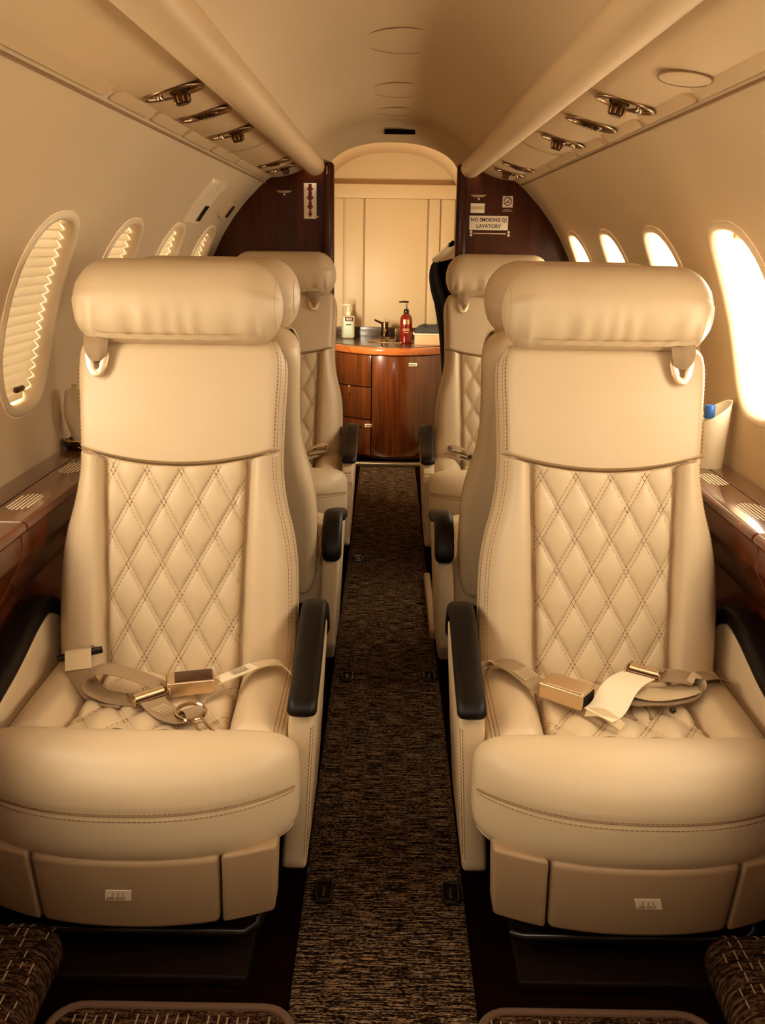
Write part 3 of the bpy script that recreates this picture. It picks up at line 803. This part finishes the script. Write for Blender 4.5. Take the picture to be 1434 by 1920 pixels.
def buckle(par, c, d, size=(.092, .052, .030), dark=-1):
    d = Vector(d).normalized(); c = Vector(c)
    bk, Mx = obox('buckle', 'steel', par, c, d, size, .004)
    MB().rbox(c+d*dark*(size[0]/2-.0035), (.009, size[1]*.86, size[2]*.72), .002, 2, M=Mx).build('buckle_slot', 'black', bk)
    MB().rbox(c+Vector((0, 0, size[2]/2+.0005))+d*.006, (size[0]*.8, size[1]*.88, .003), .0012, 2, M=Mx).build('release_flap', 'dark_chrome' if dark < 0 else 'steel', bk)
    return bk
lb = empty('lap_belt', (-SX, 1.884, .40)); lb0 = Matrix.Translation((0, 0, -.40))
class BP:                                                    # local frame shifted so that the empty sits at cushion height
    pass
def Z(p): return (p[0], p[1], p[2]-.40)
tag(lb, 'unfastened lap belt with steel ring tongue and dark-ended buckle on the left foreground seat', 'seat belt', 'lap belts')
MB().tube([Z((-.226, -.072, .449)), Z((-.140, -.046, .461))], .0075, 12).build('belt_bar', 'black_gloss', lb)
dbar = Vector((.086, .026, .012)).normalized()
MB().ribbon([Z(p) for p in ((-.176, -.028, .440), (-.182, -.046, .460), (-.185, -.058, .466), (-.183, -.071, .462), (-.179, -.085, .446), (-.176, -.097, .438))], dbar, .052).build('cover_webbing', 'webbing_light', lb)
MB().ribbon([Z(p) for p in ((-.176, -.090, .436), (-.160, -.120, .435), (-.135, -.150, .420), (-.105, -.170, .412), (-.06, -.185, .412))], (.75, .6, .1), .046).build('webbing', 'webbing', lb)
MB().ribbon([Z(p) for p in ((.012, -.165, .436), (-.045, -.150, .452), (-.105, -.146, .464), (-.138, -.150, .452), (-.136, -.158, .428), (-.09, -.168, .413), (-.02, -.182, .414))], (-.12, 1, 0), .050).build('folded_webbing', 'webbing', lb)
adjuster(lb, Z((-.010, -.194, .434)), (.062, .048, .004))
wbB = MB().ribbon([Z(p) for p in ((-.004, -.200, .428), (.018, -.228, .424), (.045, -.252, .421), (.075, -.272, .424), (.092, -.282, .430))], (.72, .62, .0), .050).build('tongue_webbing', 'webbing', lb)
print_rows(lb, Z((.030, -.238, .4235)), (.75, -.55, 0), (.62, .75, 0), 5, .042, .0062, .0022, 'webbing_light', 3)
tc_ = Vector(Z((.086, -.268, .437))); td = Vector((.55, -.80, -.12)).normalized(); ts = Vector((.82, .56, .05)).normalized()
tg = empty('tongue', tc_, parent=lb)
MB().tube(ring_pts((0, 0, 0), td, ts, .027), .0042, 8, closed=True).build('ring', 'chrome', tg)
for k in (-1, 1): MB().tube([td*.024+ts*.010*k, td*.036+ts*.009*k, td*.082+ts*.012*k], .0034, 8).build('side_rail', 'chrome', tg)
MB().tube([td*.034-ts*.010, td*.034+ts*.010], .0034, 8).build('cross_rail', 'chrome', tg)
MB().tube([td*.080-ts*.013, td*.080+ts*.013], .0034, 8).build('end_rail', 'chrome', tg)
MB().ribbon([Vector((-.012, .016, -.012)), Vector((-.002, .005, .005)), Vector((.008, -.006, .006)), Vector((.012, -.012, -.006))], ts, .036).build('tongue_loop', 'webbing', tg)
buckle(lb, Z((.063, -.150, .438)), (.97, .22, .02))
MB().ribbon([Z(p) for p in ((.106, -.138, .434), (.14, -.115, .440), (.175, -.090, .446), (.205, -.070, .448), (.232, -.072, .446), (.258, -.088, .428))], (.35, -.9, .15), .044).build('webbing', 'webbing_light', lb)
tgm = MB().ribbon([Z(p) for p in ((.114, -.133, .4375), (.145, -.112, .4435), (.180, -.088, .4495))], (.4, -.9, .15), .046, .001).build('paper_tag', 'tag', lb)
print_rows(lb, Z((.152, -.107, .446)), (.8, .55, .12), (.55, -.8, .1), 5, .034, .0058, .0016, 'ink', 5)

rb = empty('lap_belt', (SX, 1.884, .40))
tag(rb, 'unfastened lap belt bundled beside its square-ended buckle on the right foreground seat', 'seat belt', 'lap belts')
MB().ribbon([Z(p) for p in ((-.262, -.075, .434), (-.235, -.060, .447), (-.205, -.066, .452), (-.178, -.098, .448), (-.155, -.132, .440), (-.140, -.150, .434))], (.75, .62, 0), .050).build('webbing', 'webbing', rb)
print_rows(rb, Z((-.172, -.106, .4485)), (.62, -.75, -.2), (.75, .62, 0), 6, .034, .0068, .0018, 'webbing_light', 8)
print_rows(rb, Z((-.243, -.062, .445)), (.85, .40, .2), (.45, -.85, 0), 4, .03, .0068, .004, 'webbing_light', 9)
buckle(rb, Z((-.100, -.166, .441)), (.80, -.58, -.02), (.094, .058, .034), 1)
MB().ribbon([Z(p) for p in ((-.052, -.238, .428), (-.030, -.220, .434), (-.004, -.182, .452), (.020, -.152, .458), (.052, -.118, .456))], (.80, -.55, .06), .072, .0012).build('paper_tag', 'tag', rb)
MB().ribbon([Z(p) for p in ((-.070, -.215, .422), (-.045, -.236, .432), (-.022, -.262, .426), (-.012, -.268, .420))], (.3, .5, .5), .018).build('tongue_tip', 'webbing_light', rb)
adjuster(rb, Z((.068, -.106, .460)), (.80, -.58, 0))
MB().ribbon([Z(p) for p in ((.075, -.112, .452), (.115, -.118, .456), (.152, -.122, .452), (.166, -.130, .442), (.150, -.142, .430), (.105, -.158, .427), (.055, -.168, .430), (.022, -.176, .428), (.012, -.182, .418), (.024, -.188, .409), (.060, -.186, .410))], (.25, 1, .1), .050).build('folded_webbing', 'webbing', rb)
MB().ribbon([Z(p) for p in ((.012, -.150, .445), (.06, -.160, .436), (.11, -.150, .434), (.155, -.136, .438), (.172, -.126, .446), (.155, -.114, .454))], (.25, 1, .1), .048).build('folded_webbing', 'webbing_light', rb)
MB().ribbon([Z(p) for p in ((.145, -.112, .436), (.180, -.096, .444), (.215, -.086, .442), (.245, -.080, .425))], (.4, -.9, .1), .048).build('webbing', 'webbing', rb)
MB().lathe([(0, .006), (.006, .005), (.007, 0), (.004, -.004)], Z((.102, -.196, .418)), 14).build('release_stud', 'black_gloss', rb)
for k, sg, lab in (('3L', 1, 'lap belt folded on the far left seat cushion beside its armrest'), ('3R', -1, 'lap belt folded on the far right seat cushion beside its armrest')):
    x, y = SEATS[k].location[:2]
    fb = tag(empty('lap_belt', (x, y, .40)), lab, 'seat belt', 'lap belts')
    MB().ribbon([Z((sg*a, b, c)) for a, b, c in ((.06, -.10, .425), (.11, -.09, .450), (.165, -.08, .470), (.195, -.075, .468), (.190, -.085, .452), (.150, -.10, .446), (.115, -.115, .436), (.125, -.125, .428), (.16, -.12, .436))], (.2*sg, 1, .1), .046).build('folded_webbing', 'webbing_light' if sg > 0 else 'webbing', fb)
    buckle(fb, Z((sg*.055, -.135, .428)), (sg, -.3, 0), (.07, .045, .026))

# ------------------------------------------------------------------ side ledges
ZL = .745
def ledge(sg, nm):
    e = tag(empty('side_ledge', (sg*.76, 2.3, 0)), 'polished brown wood side ledge with dark fascia along the %s wall' % nm, 'ledge', 'side ledges')
    off = Vector(e.location)
    T = lambda p: (p[0]-off.x, p[1]-off.y, p[2])
    ya, yb = .3, 4.43
    cut = 1.80
    for a, b in ((ya, cut-.002), (cut+.002, yb)):
        MB().rbox((sg*.763, (a+b)/2, ZL-.011), (.084, b-a, .022), .003, 2).map(T).build('lid', 'ledge_wood', e)
        MB().tube([T((sg*.722, a+.002, ZL-.012)), T((sg*.722, b-.002, ZL-.012))], .0125, 10).build('nosing', 'fascia_wood', e)
    MB().rbox((sg*.8375, (ya+yb)/2, ZL-.011), (.059, yb-ya, .022), .002, 2).map(T).build('rear_strip', 'ledge_wood', e)
    poly = [(.724, ZL-.022), (.724, ZL-.075), (.79, .55), (.80, .02), (.815, .02), (.815, ZL-.022)]
    for a, b in ((ya, cut-.0015), (cut+.0015, 2.9), (2.903, yb)):
        MB().prism(poly, lambda p, t: (sg*p[0], t, p[1]), a, b).bevel(.003, 1).map(T).build('fascia_panel', 'fascia_wood', e, 30)
    return e, T
eL, TL = ledge(-1, 'left'); eR, TR = ledge(1, 'right')
def ledge_print(e, T, x, y, rows, ln, seed):
    rg = random.Random(seed); mb = MB()
    for i in range(rows):
        l = ln*(.6+.4*math.sin(PI*(i+.7)/(rows+.4))); xx_ = x+(i-(rows-1)/2)*.0085; y_ = y-l/2
        while y_ < y+l/2:
            e_ = min(y_+rg.uniform(.005, .012), y+l/2); mb.box(((xx_), (y_+e_)/2, ZL+.0007), (.0036, e_-y_, .0006)); y_ = e_+.0025
    mb.map(T).build('instruction_print', 'sign_white', e, 0)['kind'] = 'stuff'
ledge_print(eL, TL, -.768, 1.95, 6, .13, 1); ledge_print(eL, TL, -.768, 2.27, 6, .12, 2)
ledge_print(eR, TR, .778, 2.25, 6, .12, 3); ledge_print(eR, TR, .775, 1.96, 7, .14, 4)
mb = MB().rbox((-.7275, 1.60, .700), (.004, .10, .022), .0015, 2).map(lambda p: TL((p[0]-.3*0, p[1], p[2]))); pl_ = mb.build('placard', 'sign_white', eL)
print_rows(eL, TL((-.7255, 1.60, .700)), (0, 1, 0), (0, 0, 1), 1, .08, .016, .0003, 'ink', 12)
# chrome cup holder with napkin on the left, bin with bottle on the right
ch = empty('cup_holder', (-.822, 2.50, ZL))
MB().lathe([(.030, .001), (.036, .001), (.041, .012), (.042, .024), (.039, .026), (.036, .022), (.032, .004), (.0, .003)], (0, 0, 0), 32).build('cup', 'dark_chrome', ch)
MB().tube(ring_pts((0, 0, .025), (1, 0, 0), (0, 1, 0), .0405, n=40), .0028, 8, closed=True).build('rim', 'chrome', ch)
tag(ch, 'shallow chrome cup holder on the left ledge beside the foreground seat', 'cup holder')
def napkin(u, v):
    a = 2*PI*u; r = .014+.016*math.sin(PI*min(1, v*.9))*(1+.35*math.sin(3*a+4*v))+.004*noise.noise(Vector((math.cos(a)*2, math.sin(a)*2, v*5)))
    if v > .93: r *= .4
    return (r*math.cos(a)-.004*v, r*.8*math.sin(a), .004+.165*v)
nk = MB().grid(napkin, 36, 24, cu=True).build('paper_napkin', 'cloth_white'); nk.location = (-.822, 2.50, ZL)
tag(nk, 'crumpled white napkin standing in the chrome cup holder', 'napkin')
bn = empty('waste_cup', (.812, 2.40, ZL))
def bin_(u, v):
    a = 2*PI*u; prof = [(.036, .0), (.044, .14), (.041, .138), (.034, .004), (0, .004)]
    k = v*4; i = min(int(k), 3); q = k-i; r = prof[i][0]*(1-q)+prof[i+1][0]*q; z = prof[i][1]*(1-q)+prof[i+1][1]*q
    if z > .05: z += (z-.05)/.09*(.030*math.cos(a))
    return (r*math.cos(a)*1.0, r*math.sin(a), z)
MB().grid(bin_, 36, 4, cu=True).build('cup', 'white_plastic', bn)
tag(bn, 'white cup with slanted rim on the right ledge by the window', 'cup')
bo = empty('water_bottle', (.800, 2.392, ZL+.005))
MB().lathe([(.0, 0), (.020, .0), (.021, .01), (.021, .085), (.016, .105), (.010, .115), (.010, .122)], (0, 0, 0), 20).build('body', 'clear_bottle', bo)
MB().lathe([(.0125, .120), (.0135, .122), (.0135, .150), (.012, .153), (0, .153)], (0, 0, 0), 20).build('cap', 'blue_cap', bo)
tag(bo, 'clear bottle with blue cap inside the white slanted cup', 'bottle')

# ------------------------------------------------------------------ signs on the bulkheads
def plate(e, name, x, z, wd, ht, mat, y=-.0008, th=.0016): return MB().rbox((x, .0045+y, z), (wd, th, ht), .0004, 1).build(name, mat, e)
def sign(name, x, z, lab): return tag(empty(name, (x, YB, z)), lab, 'sign')
s1 = sign('arrow_sign', -.362, 1.457, 'tall white sign with a column of dark red arrows on left bulkhead')
MB().rbox((0, .0035, 0), (.056, .003, .150), .001, 1).build('board', 'sign_white', s1)
for k, (z, sc_) in enumerate(((.052, 1.0), (.016, 1.1), (-.022, 1.0), (-.055, .75))):
    a = .0135*sc_
    pts = [(-a*.5, .020*sc_), (a*.5, .020*sc_), (a*.62, .002), (a*1.15, .002), (0, -.020*sc_), (-a*1.15, .002), (-a*.62, .002)]
    MB().prism([(p[0], z+p[1]) for p in pts][::-1], lambda p, t: (p[0], t, p[1]), .0012, .0022).build('arrow', 'red_ink', s1, 0)
MB().lathe([(0, 0), (.003, 0), (.003, .002), (0, .002)], (.034, .003, -.066), 10, Matrix.Rotation(PI/2, 3, 'X')).build('screw', 'brass', s1)
def wings(x, z, lab, y=0):
    s_ = tag(empty('emblem', (x, YB, z)), lab, 'emblem')
    for i, (wd, zz) in enumerate(((.040, .004), (.034, .0005), (.026, -.003))):
        MB().rbox((0, .0042, zz), (wd*2*.86, .0015, .0022), .0004, 1).build('wing_bar', 'steel', s_)
    MB().lathe([(0, -.001), (.0045, -.001), (.0045, .002), (0, .002)], (.002, .003, -.0115), 14, Matrix.Rotation(PI/2, 3, 'X')).build('stud', 'sign_white', s_)
wings(-.478, 1.494, 'small metallic winged emblem with a dot on left bulkhead')
wings(.380, 1.488, 'small metallic winged emblem with a dot at top of right bulkhead')
s2 = sign('blank_placard', .378, 1.437, 'small pale blank placard above the lavatory sign')
MB().rbox((0, .0035, 0), (.062, .003, .040), .001, 1).build('board', 'sign_white', s2); MB().rbox((0, .002, .002), (.058, .001, .014), .0003, 1).build('faint_band', 'plastic', s2)
s3 = sign('no_smoking_sign', .510, 1.466, 'small square pictogram sign with crossed cigarette on right bulkhead')
MB().rbox((0, .0035, 0), (.045, .003, .048), .001, 1).build('board', 'sign_white', s3)
MB().tube(ring_pts((0, .0018, .001), (1, 0, 0), (0, 0, 1), .0165, n=32), .0020, 6, closed=True).build('circle', 'ink_dark', s3)
MB().tube([(-.0115, .0018, -.0105), (.0115, .0018, .0125)], .0017, 6).build('slash', 'ink_dark', s3)
MB().rbox((.002, .0016, -.003), (.018, .0012, .0035), .0004, 1).build('cigarette', 'ink_dark', s3)
MB().rbox((.0, .0038, -.033), (.030, .0012, .0022), .0004, 1).build('caption_bar', 'plastic', s3); MB().rbox((.0, .0038, -.0395), (.046, .0012, .0030), .0004, 1).build('caption_bar', 'plastic', s3)
s4 = sign('lavatory_sign', .430, 1.375, 'white sign reading no smoking and lavatory in dark capitals')
MB().rbox((0, .0035, 0), (.172, .003, .060), .001, 1).build('board', 'sign_white', s4)
for t_, z in (('NO SMOKING QI', .0125), ('LAVATORY', -.0145)):
    lettering(MB(), t_, .0222 if t_[0] == 'N' else .0232, lambda x, y: (x*.93, .0016, z+y)).build('lettering', 'ink_dark', s4, 0)['kind'] = 'stuff'
s5 = sign('screw_strip', .435, 1.330, 'thin engraved strip with round screws at both ends under the sign')
MB().rbox((.0, .0038, 0), (.145, .002, .004), .0006, 1).build('strip', 'steel', s5)
for x in (-.082, .085):
    for z in (-.007, .006): MB().lathe([(0, -.001), (.0055, -.001), (.006, .001), (.006, .003), (0, .003)], (x, .003, z), 14, Matrix.Rotation(PI/2, 3, 'X')).build('screw', 'sign_white', s5)

# exit handle cover and small sign light on the left wall
def wall_box(name, ph, y, dph, dy, dep, mat, par=None, shrink=.85):
    def fn(p): return p
    mb = MB()
    n = 10
    def top(u, v):
        a, b = (2*u-1), (2*v-1)
        e_ = (1-max(abs(a), abs(b))**10)
        k = 1
        return onw(-1, ph+dph*b*(1 if e_ > .1 else 1.0), y+dy*a, -dep*rnd((1-abs(a))/.12)*rnd((1-abs(b))/.10)-.0005)
    return mb.grid(top, 24, 24).map(lambda p: Vector(p)-(Vector(par.location) if par else Vector())).build(name, mat, par)
ex = empty('exit_handle_cover', onw(-1, 39, 3.60))
wall_box('cover', 39, 3.59, 6.2, .13, .012, 'plastic_light', ex)
wall_box('handle_recess', 36.2, 3.655, 2.4, .038, .0145, 'dark_chrome', ex)
wall_box('handle_lip', 44.2, 3.62, 1.0, .06, .019, 'plastic_light', ex)
tag(ex, 'raised cream exit handle cover with dark grip above left windows', 'handle cover')
xl = empty('exit_light', onw(-1, 38.5, 4.13))
wall_box('housing', 38.5, 4.13, 2.8, .065, .016, 'plastic', xl); wall_box('lens', 38.2, 4.15, 2.0, .035, .019, 'dark_recess', xl)
tag(xl, 'small cream box light with dark lens next to exit handle cover', 'light')

# ------------------------------------------------------------------ vanity behind the doorway
vn = tag(empty('vanity_cabinet', (0, 6.0, 0)), 'bow fronted wooden vanity cabinet at the end of the aisle', 'cabinet')
VF = lambda x, o=0: 5.635+.95*abs(x-.03)**2*1.75-o
def vpoly(a, b, o, n=14): return [(a+(b-a)*k/n, VF(a+(b-a)*k/n, o)) for k in range(n+1)]+[(b, YL-.03), (a, YL-.03)]
Tv = lambda p: (p[0], p[1]-6.0, p[2])
def vfront(name, a, b, z0, z1, mat='vanity_wood'):
    n = 10; poly = [(a+(b-a)*k/n, VF(a+(b-a)*k/n, .006)) for k in range(n+1)]+[(a+(b-a)*k/n, VF(a+(b-a)*k/n, -.02)) for k in range(n, -1, -1)]
    return MB().prism(poly, lambda p, t: Tv((p[0], p[1], t)), z0, z1).bevel(.003, 2).build(name, mat, vn, 30)
MB().prism(vpoly(-.40, .40, -.015), lambda p, t: Tv((p[0], p[1], t)), .03, .650).build('carcass', 'mahogany', vn, 30)
vfront('drawer', -.385, -.105, .462, .648); d2 = vfront('drawer', -.385, -.105, .268, .456); d3 = vfront('drawer', -.385, -.105, .05, .262)
dr = vfront('door', -.099, .385, .05, .648)
MB().rbox(Tv((-.235, VF(-.235)-.012, .435)), (.012, .012, .05), .003, 2).build('latch_handle', 'brass', d2)
MB().lathe([(0, -.004), (.007, -.003), (.008, .003), (0, .004)], Tv((-.165, VF(-.165)-.010, .225)), 12, Matrix.Rotation(PI/2, 3, 'X')).build('knob', 'brass', d3)
MB().rbox(Tv((-.115, VF(-.115)-.0075, .232)), (.048, .003, .020), .001, 1).build('drawer_label', 'sign_white', d3)
print_rows(vn, Tv((-.115, VF(-.115)-.0105, .232)), (1, 0, 0), (0, 0, 1), 1, .036, .014, 0, 'ink', 21)
MB().rbox(Tv((.128, VF(.128)-.0075, .600)), (.070, .003, .018), .001, 1).build('door_label', 'sign_white', dr)
print_rows(vn, Tv((.128, VF(.128)-.0105, .600)), (1, 0, 0), (0, 0, 1), 1, .056, .014, 0, 'ink', 22)
MB().box(Tv((0, 5.80, .016)), (.74, .10, .03)).build('kick_plate', 'black', vn)
wt = tag(MB().prism(vpoly(-.408, .408, .022, 24), lambda p, t: (p[0], p[1], t), .652, .692).bevel(.010, 3).build('vanity_worktop', 'vanity_edge', smooth=30), 'rounded light wood worktop edge of the vanity', 'worktop')
sk = tag(empty('sink_top', (0, 6.1, .692)), 'dark stone counter with a backsplash let into the worktop', 'counter')
n_ = 20; poly = [(-.37+.74*k/n_, VF(-.37+.74*k/n_, -.05)) for k in range(n_+1)]+[(.37, YL-.04), (-.37, YL-.04)]
MB().prism(poly, lambda p, t: (p[0], p[1]-6.1, t), .0, .004).build('slab', 'stone', sk, 30)
MB().rbox((0, YL-6.1-.045, .030), (.76, .02, .058), .003, 2).build('backsplash', 'stone', sk)
MB().grid(lambda u, v: (.02+.15*v*math.cos(2*PI*u), -.10+.09*v*math.sin(2*PI*u), .0046+.002*v**8), 32, 6, cu=True).build('basin', 'dark_chrome', sk)
MB().tube([(.02+.152*math.cos(2*PI*k/40), -.10+.092*math.sin(2*PI*k/40), .006) for k in range(40)], .004, 6, closed=True).build('basin_rim', 'steel', sk)
fa = tag(empty('faucet', (-.030, 6.22, .696)), 'dark metal single lever faucet on the vanity', 'faucet')
MB().lathe([(.030, .0), (.032, .004), (.030, .010), (.024, .014), (.023, .05), (.024, .095), (.022, .104), (0, .106)], (0, 0, 0), 24).build('body', 'dark_chrome', fa)
MB().tube([(-.004, -.01, .092), (-.035, -.02, .104), (-.066, -.03, .118)], [.008, .007, .006], 8).build('lever', 'dark_chrome', fa)
MB().tube([(0, -.02, .055), (0, -.06, .058), (0, -.085, .045)], [.010, .009, .008], 8).build('spout', 'steel', fa)
MB().lathe([(.034, 0), (.037, .003), (.034, .008), (.028, .009)], (0, 0, 0), 24).build('base_ring', 'chrome', fa)
rs = tag(empty('soap_dispenser', (.100, 5.93, .696)), 'dark red pump bottle of hand soap on the vanity', 'soap bottle')
MB().lathe([(0, 0), (.033, 0), (.037, .004), (.038, .01), (.038, .135), (.036, .152), (.028, .168), (.016, .176), (.014, .182)], (0, 0, 0), 32).build('bottle', 'amber_bottle', rs)
MB().lathe([(.016, .178), (.017, .180), (.017, .198), (.012, .204), (.006, .206), (.005, .236)], (0, 0, 0), 20).build('collar', 'black_gloss', rs)
MB().tube([(.012, 0, .246), (-.012, -.004, .248), (-.046, -.01, .246)], [.006, .006, .0035], 8).build('pump_head', 'black_gloss', rs)
MB().grid(lambda u, v: (.0384*math.sin(-.45+.9*u), -.0384*math.cos(-.45+.9*u), .118+.026*v), 8, 2).build('crest_label', 'brass', rs)
for z, l in ((.086, .55), (.077, .6), (.066, .4)): MB().grid(lambda u, v: (.0385*math.sin(-l+2*l*u), -.0385*math.cos(-l+2*l*u), z+.004*v), 10, 1).build('label_line', 'cardboard', rs)
dbx = tag(MB().rbox((.075, 6.08, .696+.038), (.085, .05, .076), .004, 2).build('dark_holder', 'dark_chrome'), 'dark metal caddy box behind the red soap bottle', 'holder')
hs = tag(empty('hand_sanitizer', (-.262, 6.18, .696)), 'clear pump bottle with pale green contents at the left end of the vanity', 'sanitizer bottle')
MB().rbox((0, 0, .072), (.082, .05, .144), .016, 4).build('bottle', 'clear_bottle', hs)
MB().rbox((0, -.0005, .060), (.070, .052, .092), .012, 3).build('gel_label', 'teal_label', hs)
MB().rbox((.006, -.0262, .122), (.052, .002, .026), .001, 1).build('brand_patch', 'ink_dark', hs)
lettering(MB(), 'ROI', .020, lambda x, y: (.006+x, -.0276, .122+y)).build('lettering', 'sign_white', hs, 0)['kind'] = 'stuff'
MB().rbox((.004, -.0272, .088), (.034, .0015, .008), .0005, 1).build('label_line', 'ink_dark', hs)
MB().lathe([(.014, .142), (.016, .146), (.016, .168), (.008, .172), (.007, .200)], (0, 0, 0), 18).build('collar', 'white_plastic', hs)
MB().tube([(.010, 0, .208), (-.010, -.004, .211), (-.036, -.01, .207)], [.007, .007, .004], 8).build('pump_head', 'white_plastic', hs)
bx_ = tag(empty('tissue_box', (.245, 5.90, .696)), 'shallow tan box with pale rim at the right end of the vanity', 'box')
MB().rbox((0, 0, .030), (.185, .13, .060), .003, 2).build('body', 'cardboard', bx_)
MB().rbox((0, 0, .064), (.205, .145, .008), .003, 2).build('lid', 'sign_white', bx_)
def cl(u, v):
    a, b = 2*u-1, 2*v-1; e_ = max(0, (1-abs(a)**4))*max(0, (1-abs(b)**4))
    return (.245+.02+.115*a, 5.90+.07*b, .7645+e_**.5*(.038+.020*(u)+.016*noise.noise(Vector((a*3, b*3, 1.3)))))
tag(MB().grid(cl, 28, 20).build('folded_cloth', 'cloth_dark'), 'dark grey folded cloth on top of the tan box', 'cloth')
# hanging jacket
jk = tag(empty('hanging_jacket', (.352, 5.02, 1.10)), 'black jacket with white collar hanging behind the right bulkhead post', 'jacket')
JW = interp([(-.62, .075), (-.45, .08), (-.25, .092), (-.12, .115), (-.02, .142), (.04, .150), (.09, .140), (.13, .105), (.17, .072), (.20, .05)])
def jac(u, v):
    z = -.62+.82*v; a = 2*PI*u; hw = JW(z); th = .055*(1-.5*max(0, (z-.05)/.15))
    fold = 1+.10*math.sin(5*a+z*9)*(1 if z < .1 else .3)
    return (hw*math.cos(a)*fold, th*math.sin(a)*fold, z)
MB().grid(jac, 40, 40, cu=True).build('coat', 'jacket', jk)
def col(u, v):
    a = PI*.15+2*PI*.85*u; z = .105+.075*v; r = JW(z)+.010-.012*v; return (r*math.cos(a)*1.05, (.04+.006)*math.sin(a)-.004, z+.012*math.sin(3*a))
MB().grid(col, 40, 6).build('collar', 'cloth_white', jk)
MB().tube([(0, 0, .19), (0, 0, .25), (.01, 0, .27), (.025, 0, .262)], .003, 6).build('hanger_hook', 'steel', jk)
# vanity lamp on the left compartment wall
lm = struct(empty('trim_9', (-.395, 5.18, .92)), 'wall lamp on the left wall of the far compartment')
MB().rbox((-.004, 0, 0), (.02, .12, .22), .004, 2).build('backplate', 'brass', lm)
la = area('vanity_lamp_light', (-.378, 5.18, .92), (0, 0, 0), .20, .10, 19, (1.0, .84, .60))
la.rotation_euler = Vector((1, .85, -.10)).to_track_quat('-Z', 'X').to_euler()

# ------------------------------------------------------------------ floor bits
thr = struct(MB().rbox((0, 5.60, .012), (.66, .045, .022), .004, 2).build('trim_7', 'steel'), 'pale metal threshold strip in front of the vanity')
def fitting(x, y, lab):
    e = tag(empty('floor_ring', (x, y, .007)), lab, 'floor fitting', 'floor rings')
    pts = [(-.012, -.03), (.012, -.03), (.016, -.022), (.016, .022), (.012, .03), (-.012, .03), (-.016, .022), (-.016, -.022)]
    MB().tube([(p[0], p[1], .006) for p in pts], .0045, 8, closed=True).build('ring', 'black_gloss', e); MB().rbox((0, 0, .002), (.026, .052, .005), .002, 2).build('plate', 'black', e)
    MB().rbox((0, -.004, .006), (.010, .030, .006), .002, 2).build('tab', 'black_gloss', e)
fitting(-.118, 3.811, 'black ring fitting on carpet beside far left seat'); fitting(-.118, 2.675, 'black ring fitting on carpet beside the turned left seat')
fitting(.134, 2.684, 'black ring fitting on carpet beside the turned right seat'); fitting(-.122, 1.67, 'black ring fitting on carpet beside left foreground seat'); fitting(.137, 1.669, 'black ring fitting on carpet beside right foreground seat')
sl = tag(empty('floor_sill', (.158, 3.27, 0)), 'tan padded sill on the floor beside the turned right seat', 'sill')
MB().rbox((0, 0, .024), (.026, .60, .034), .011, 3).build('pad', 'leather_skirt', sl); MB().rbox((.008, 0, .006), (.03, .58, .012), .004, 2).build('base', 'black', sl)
def weave(par, fn, nx, ny, seed, mat='sign_white'):
    rg = random.Random(seed); mb = MB()
    for i in range(nx):
        for j in range(ny):
            if rg.random() < .62:
                u = (i+.5)/nx+rg.uniform(-.1, .1)/nx; v = (j+.5)/ny; l = rg.uniform(.25, .45)/ny
                mb.tube([fn(u, v-l), fn(u, v), fn(u, v+l)], .0014, 4)
    mb.build('weave_thread', 'weave_thread', par, 0)['kind'] = 'stuff'
plain('weave_thread', (150, 120, 90), .9)
for sg, lab in ((-1, 'dark brown woven footrest ledge in the lower left corner'), (1, 'dark brown woven footrest ledge in the lower right corner')):
    e = tag(empty('woven_footrest', (sg*.685, 1.18, 0)), lab, 'footrest', 'woven footrests')
    MB().rbox((0, 0, .049), (.22, .60, .098), .045, 5).build('cushion', 'mat_carpet', e)
    def top(u, v):
        x = -.10+.20*u; y = -.29+.58*v; k = rnd((.110-abs(x))/.045)*rnd((.30-abs(y))/.045); return (x, y, .053+.0455*k)
    weave(e, top, 11, 22, 5+sg)
for x0, x1, lab, sd in ((-.554, -.153, 'dark woven floor mat with bound edge at bottom left of the aisle', 3), (.163, .550, 'dark woven floor mat with bound edge at bottom right of the aisle', 4)):
    e = tag(empty('floor_mat', ((x0+x1)/2, 1.08, .008)), lab, 'mat', 'floor mats'); a, b = (x1-x0)/2, .268
    rr = .05; out = []
    for cx, cy, a0 in ((a-rr, b-rr, 0), (-a+rr, b-rr, PI/2), (-a+rr, -b+rr, PI), (a-rr, -b+rr, 1.5*PI)):
        for k in range(7): out.append((cx+rr*math.cos(a0+PI/2*k/6), cy+rr*math.sin(a0+PI/2*k/6)))
    MB().prism(out, lambda p, t: (p[0], p[1], t), 0, .014).build('pile', 'mat_carpet', e, 0)
    MB().tube([(p[0], p[1], .011) for p in out], .009, 8, closed=True).build('bound_edge', 'leather_skirt_dark', e) if 'leather_skirt_dark' in MATS else MB().tube([(p[0], p[1], .011) for p in out], .009, 8, closed=True).build('bound_edge', 'mat_edge', e)
    weave(e, lambda u, v: (-a*.94+2*a*.94*u, -b*.94+2*b*.94*v, .0148), 22, 16, sd)
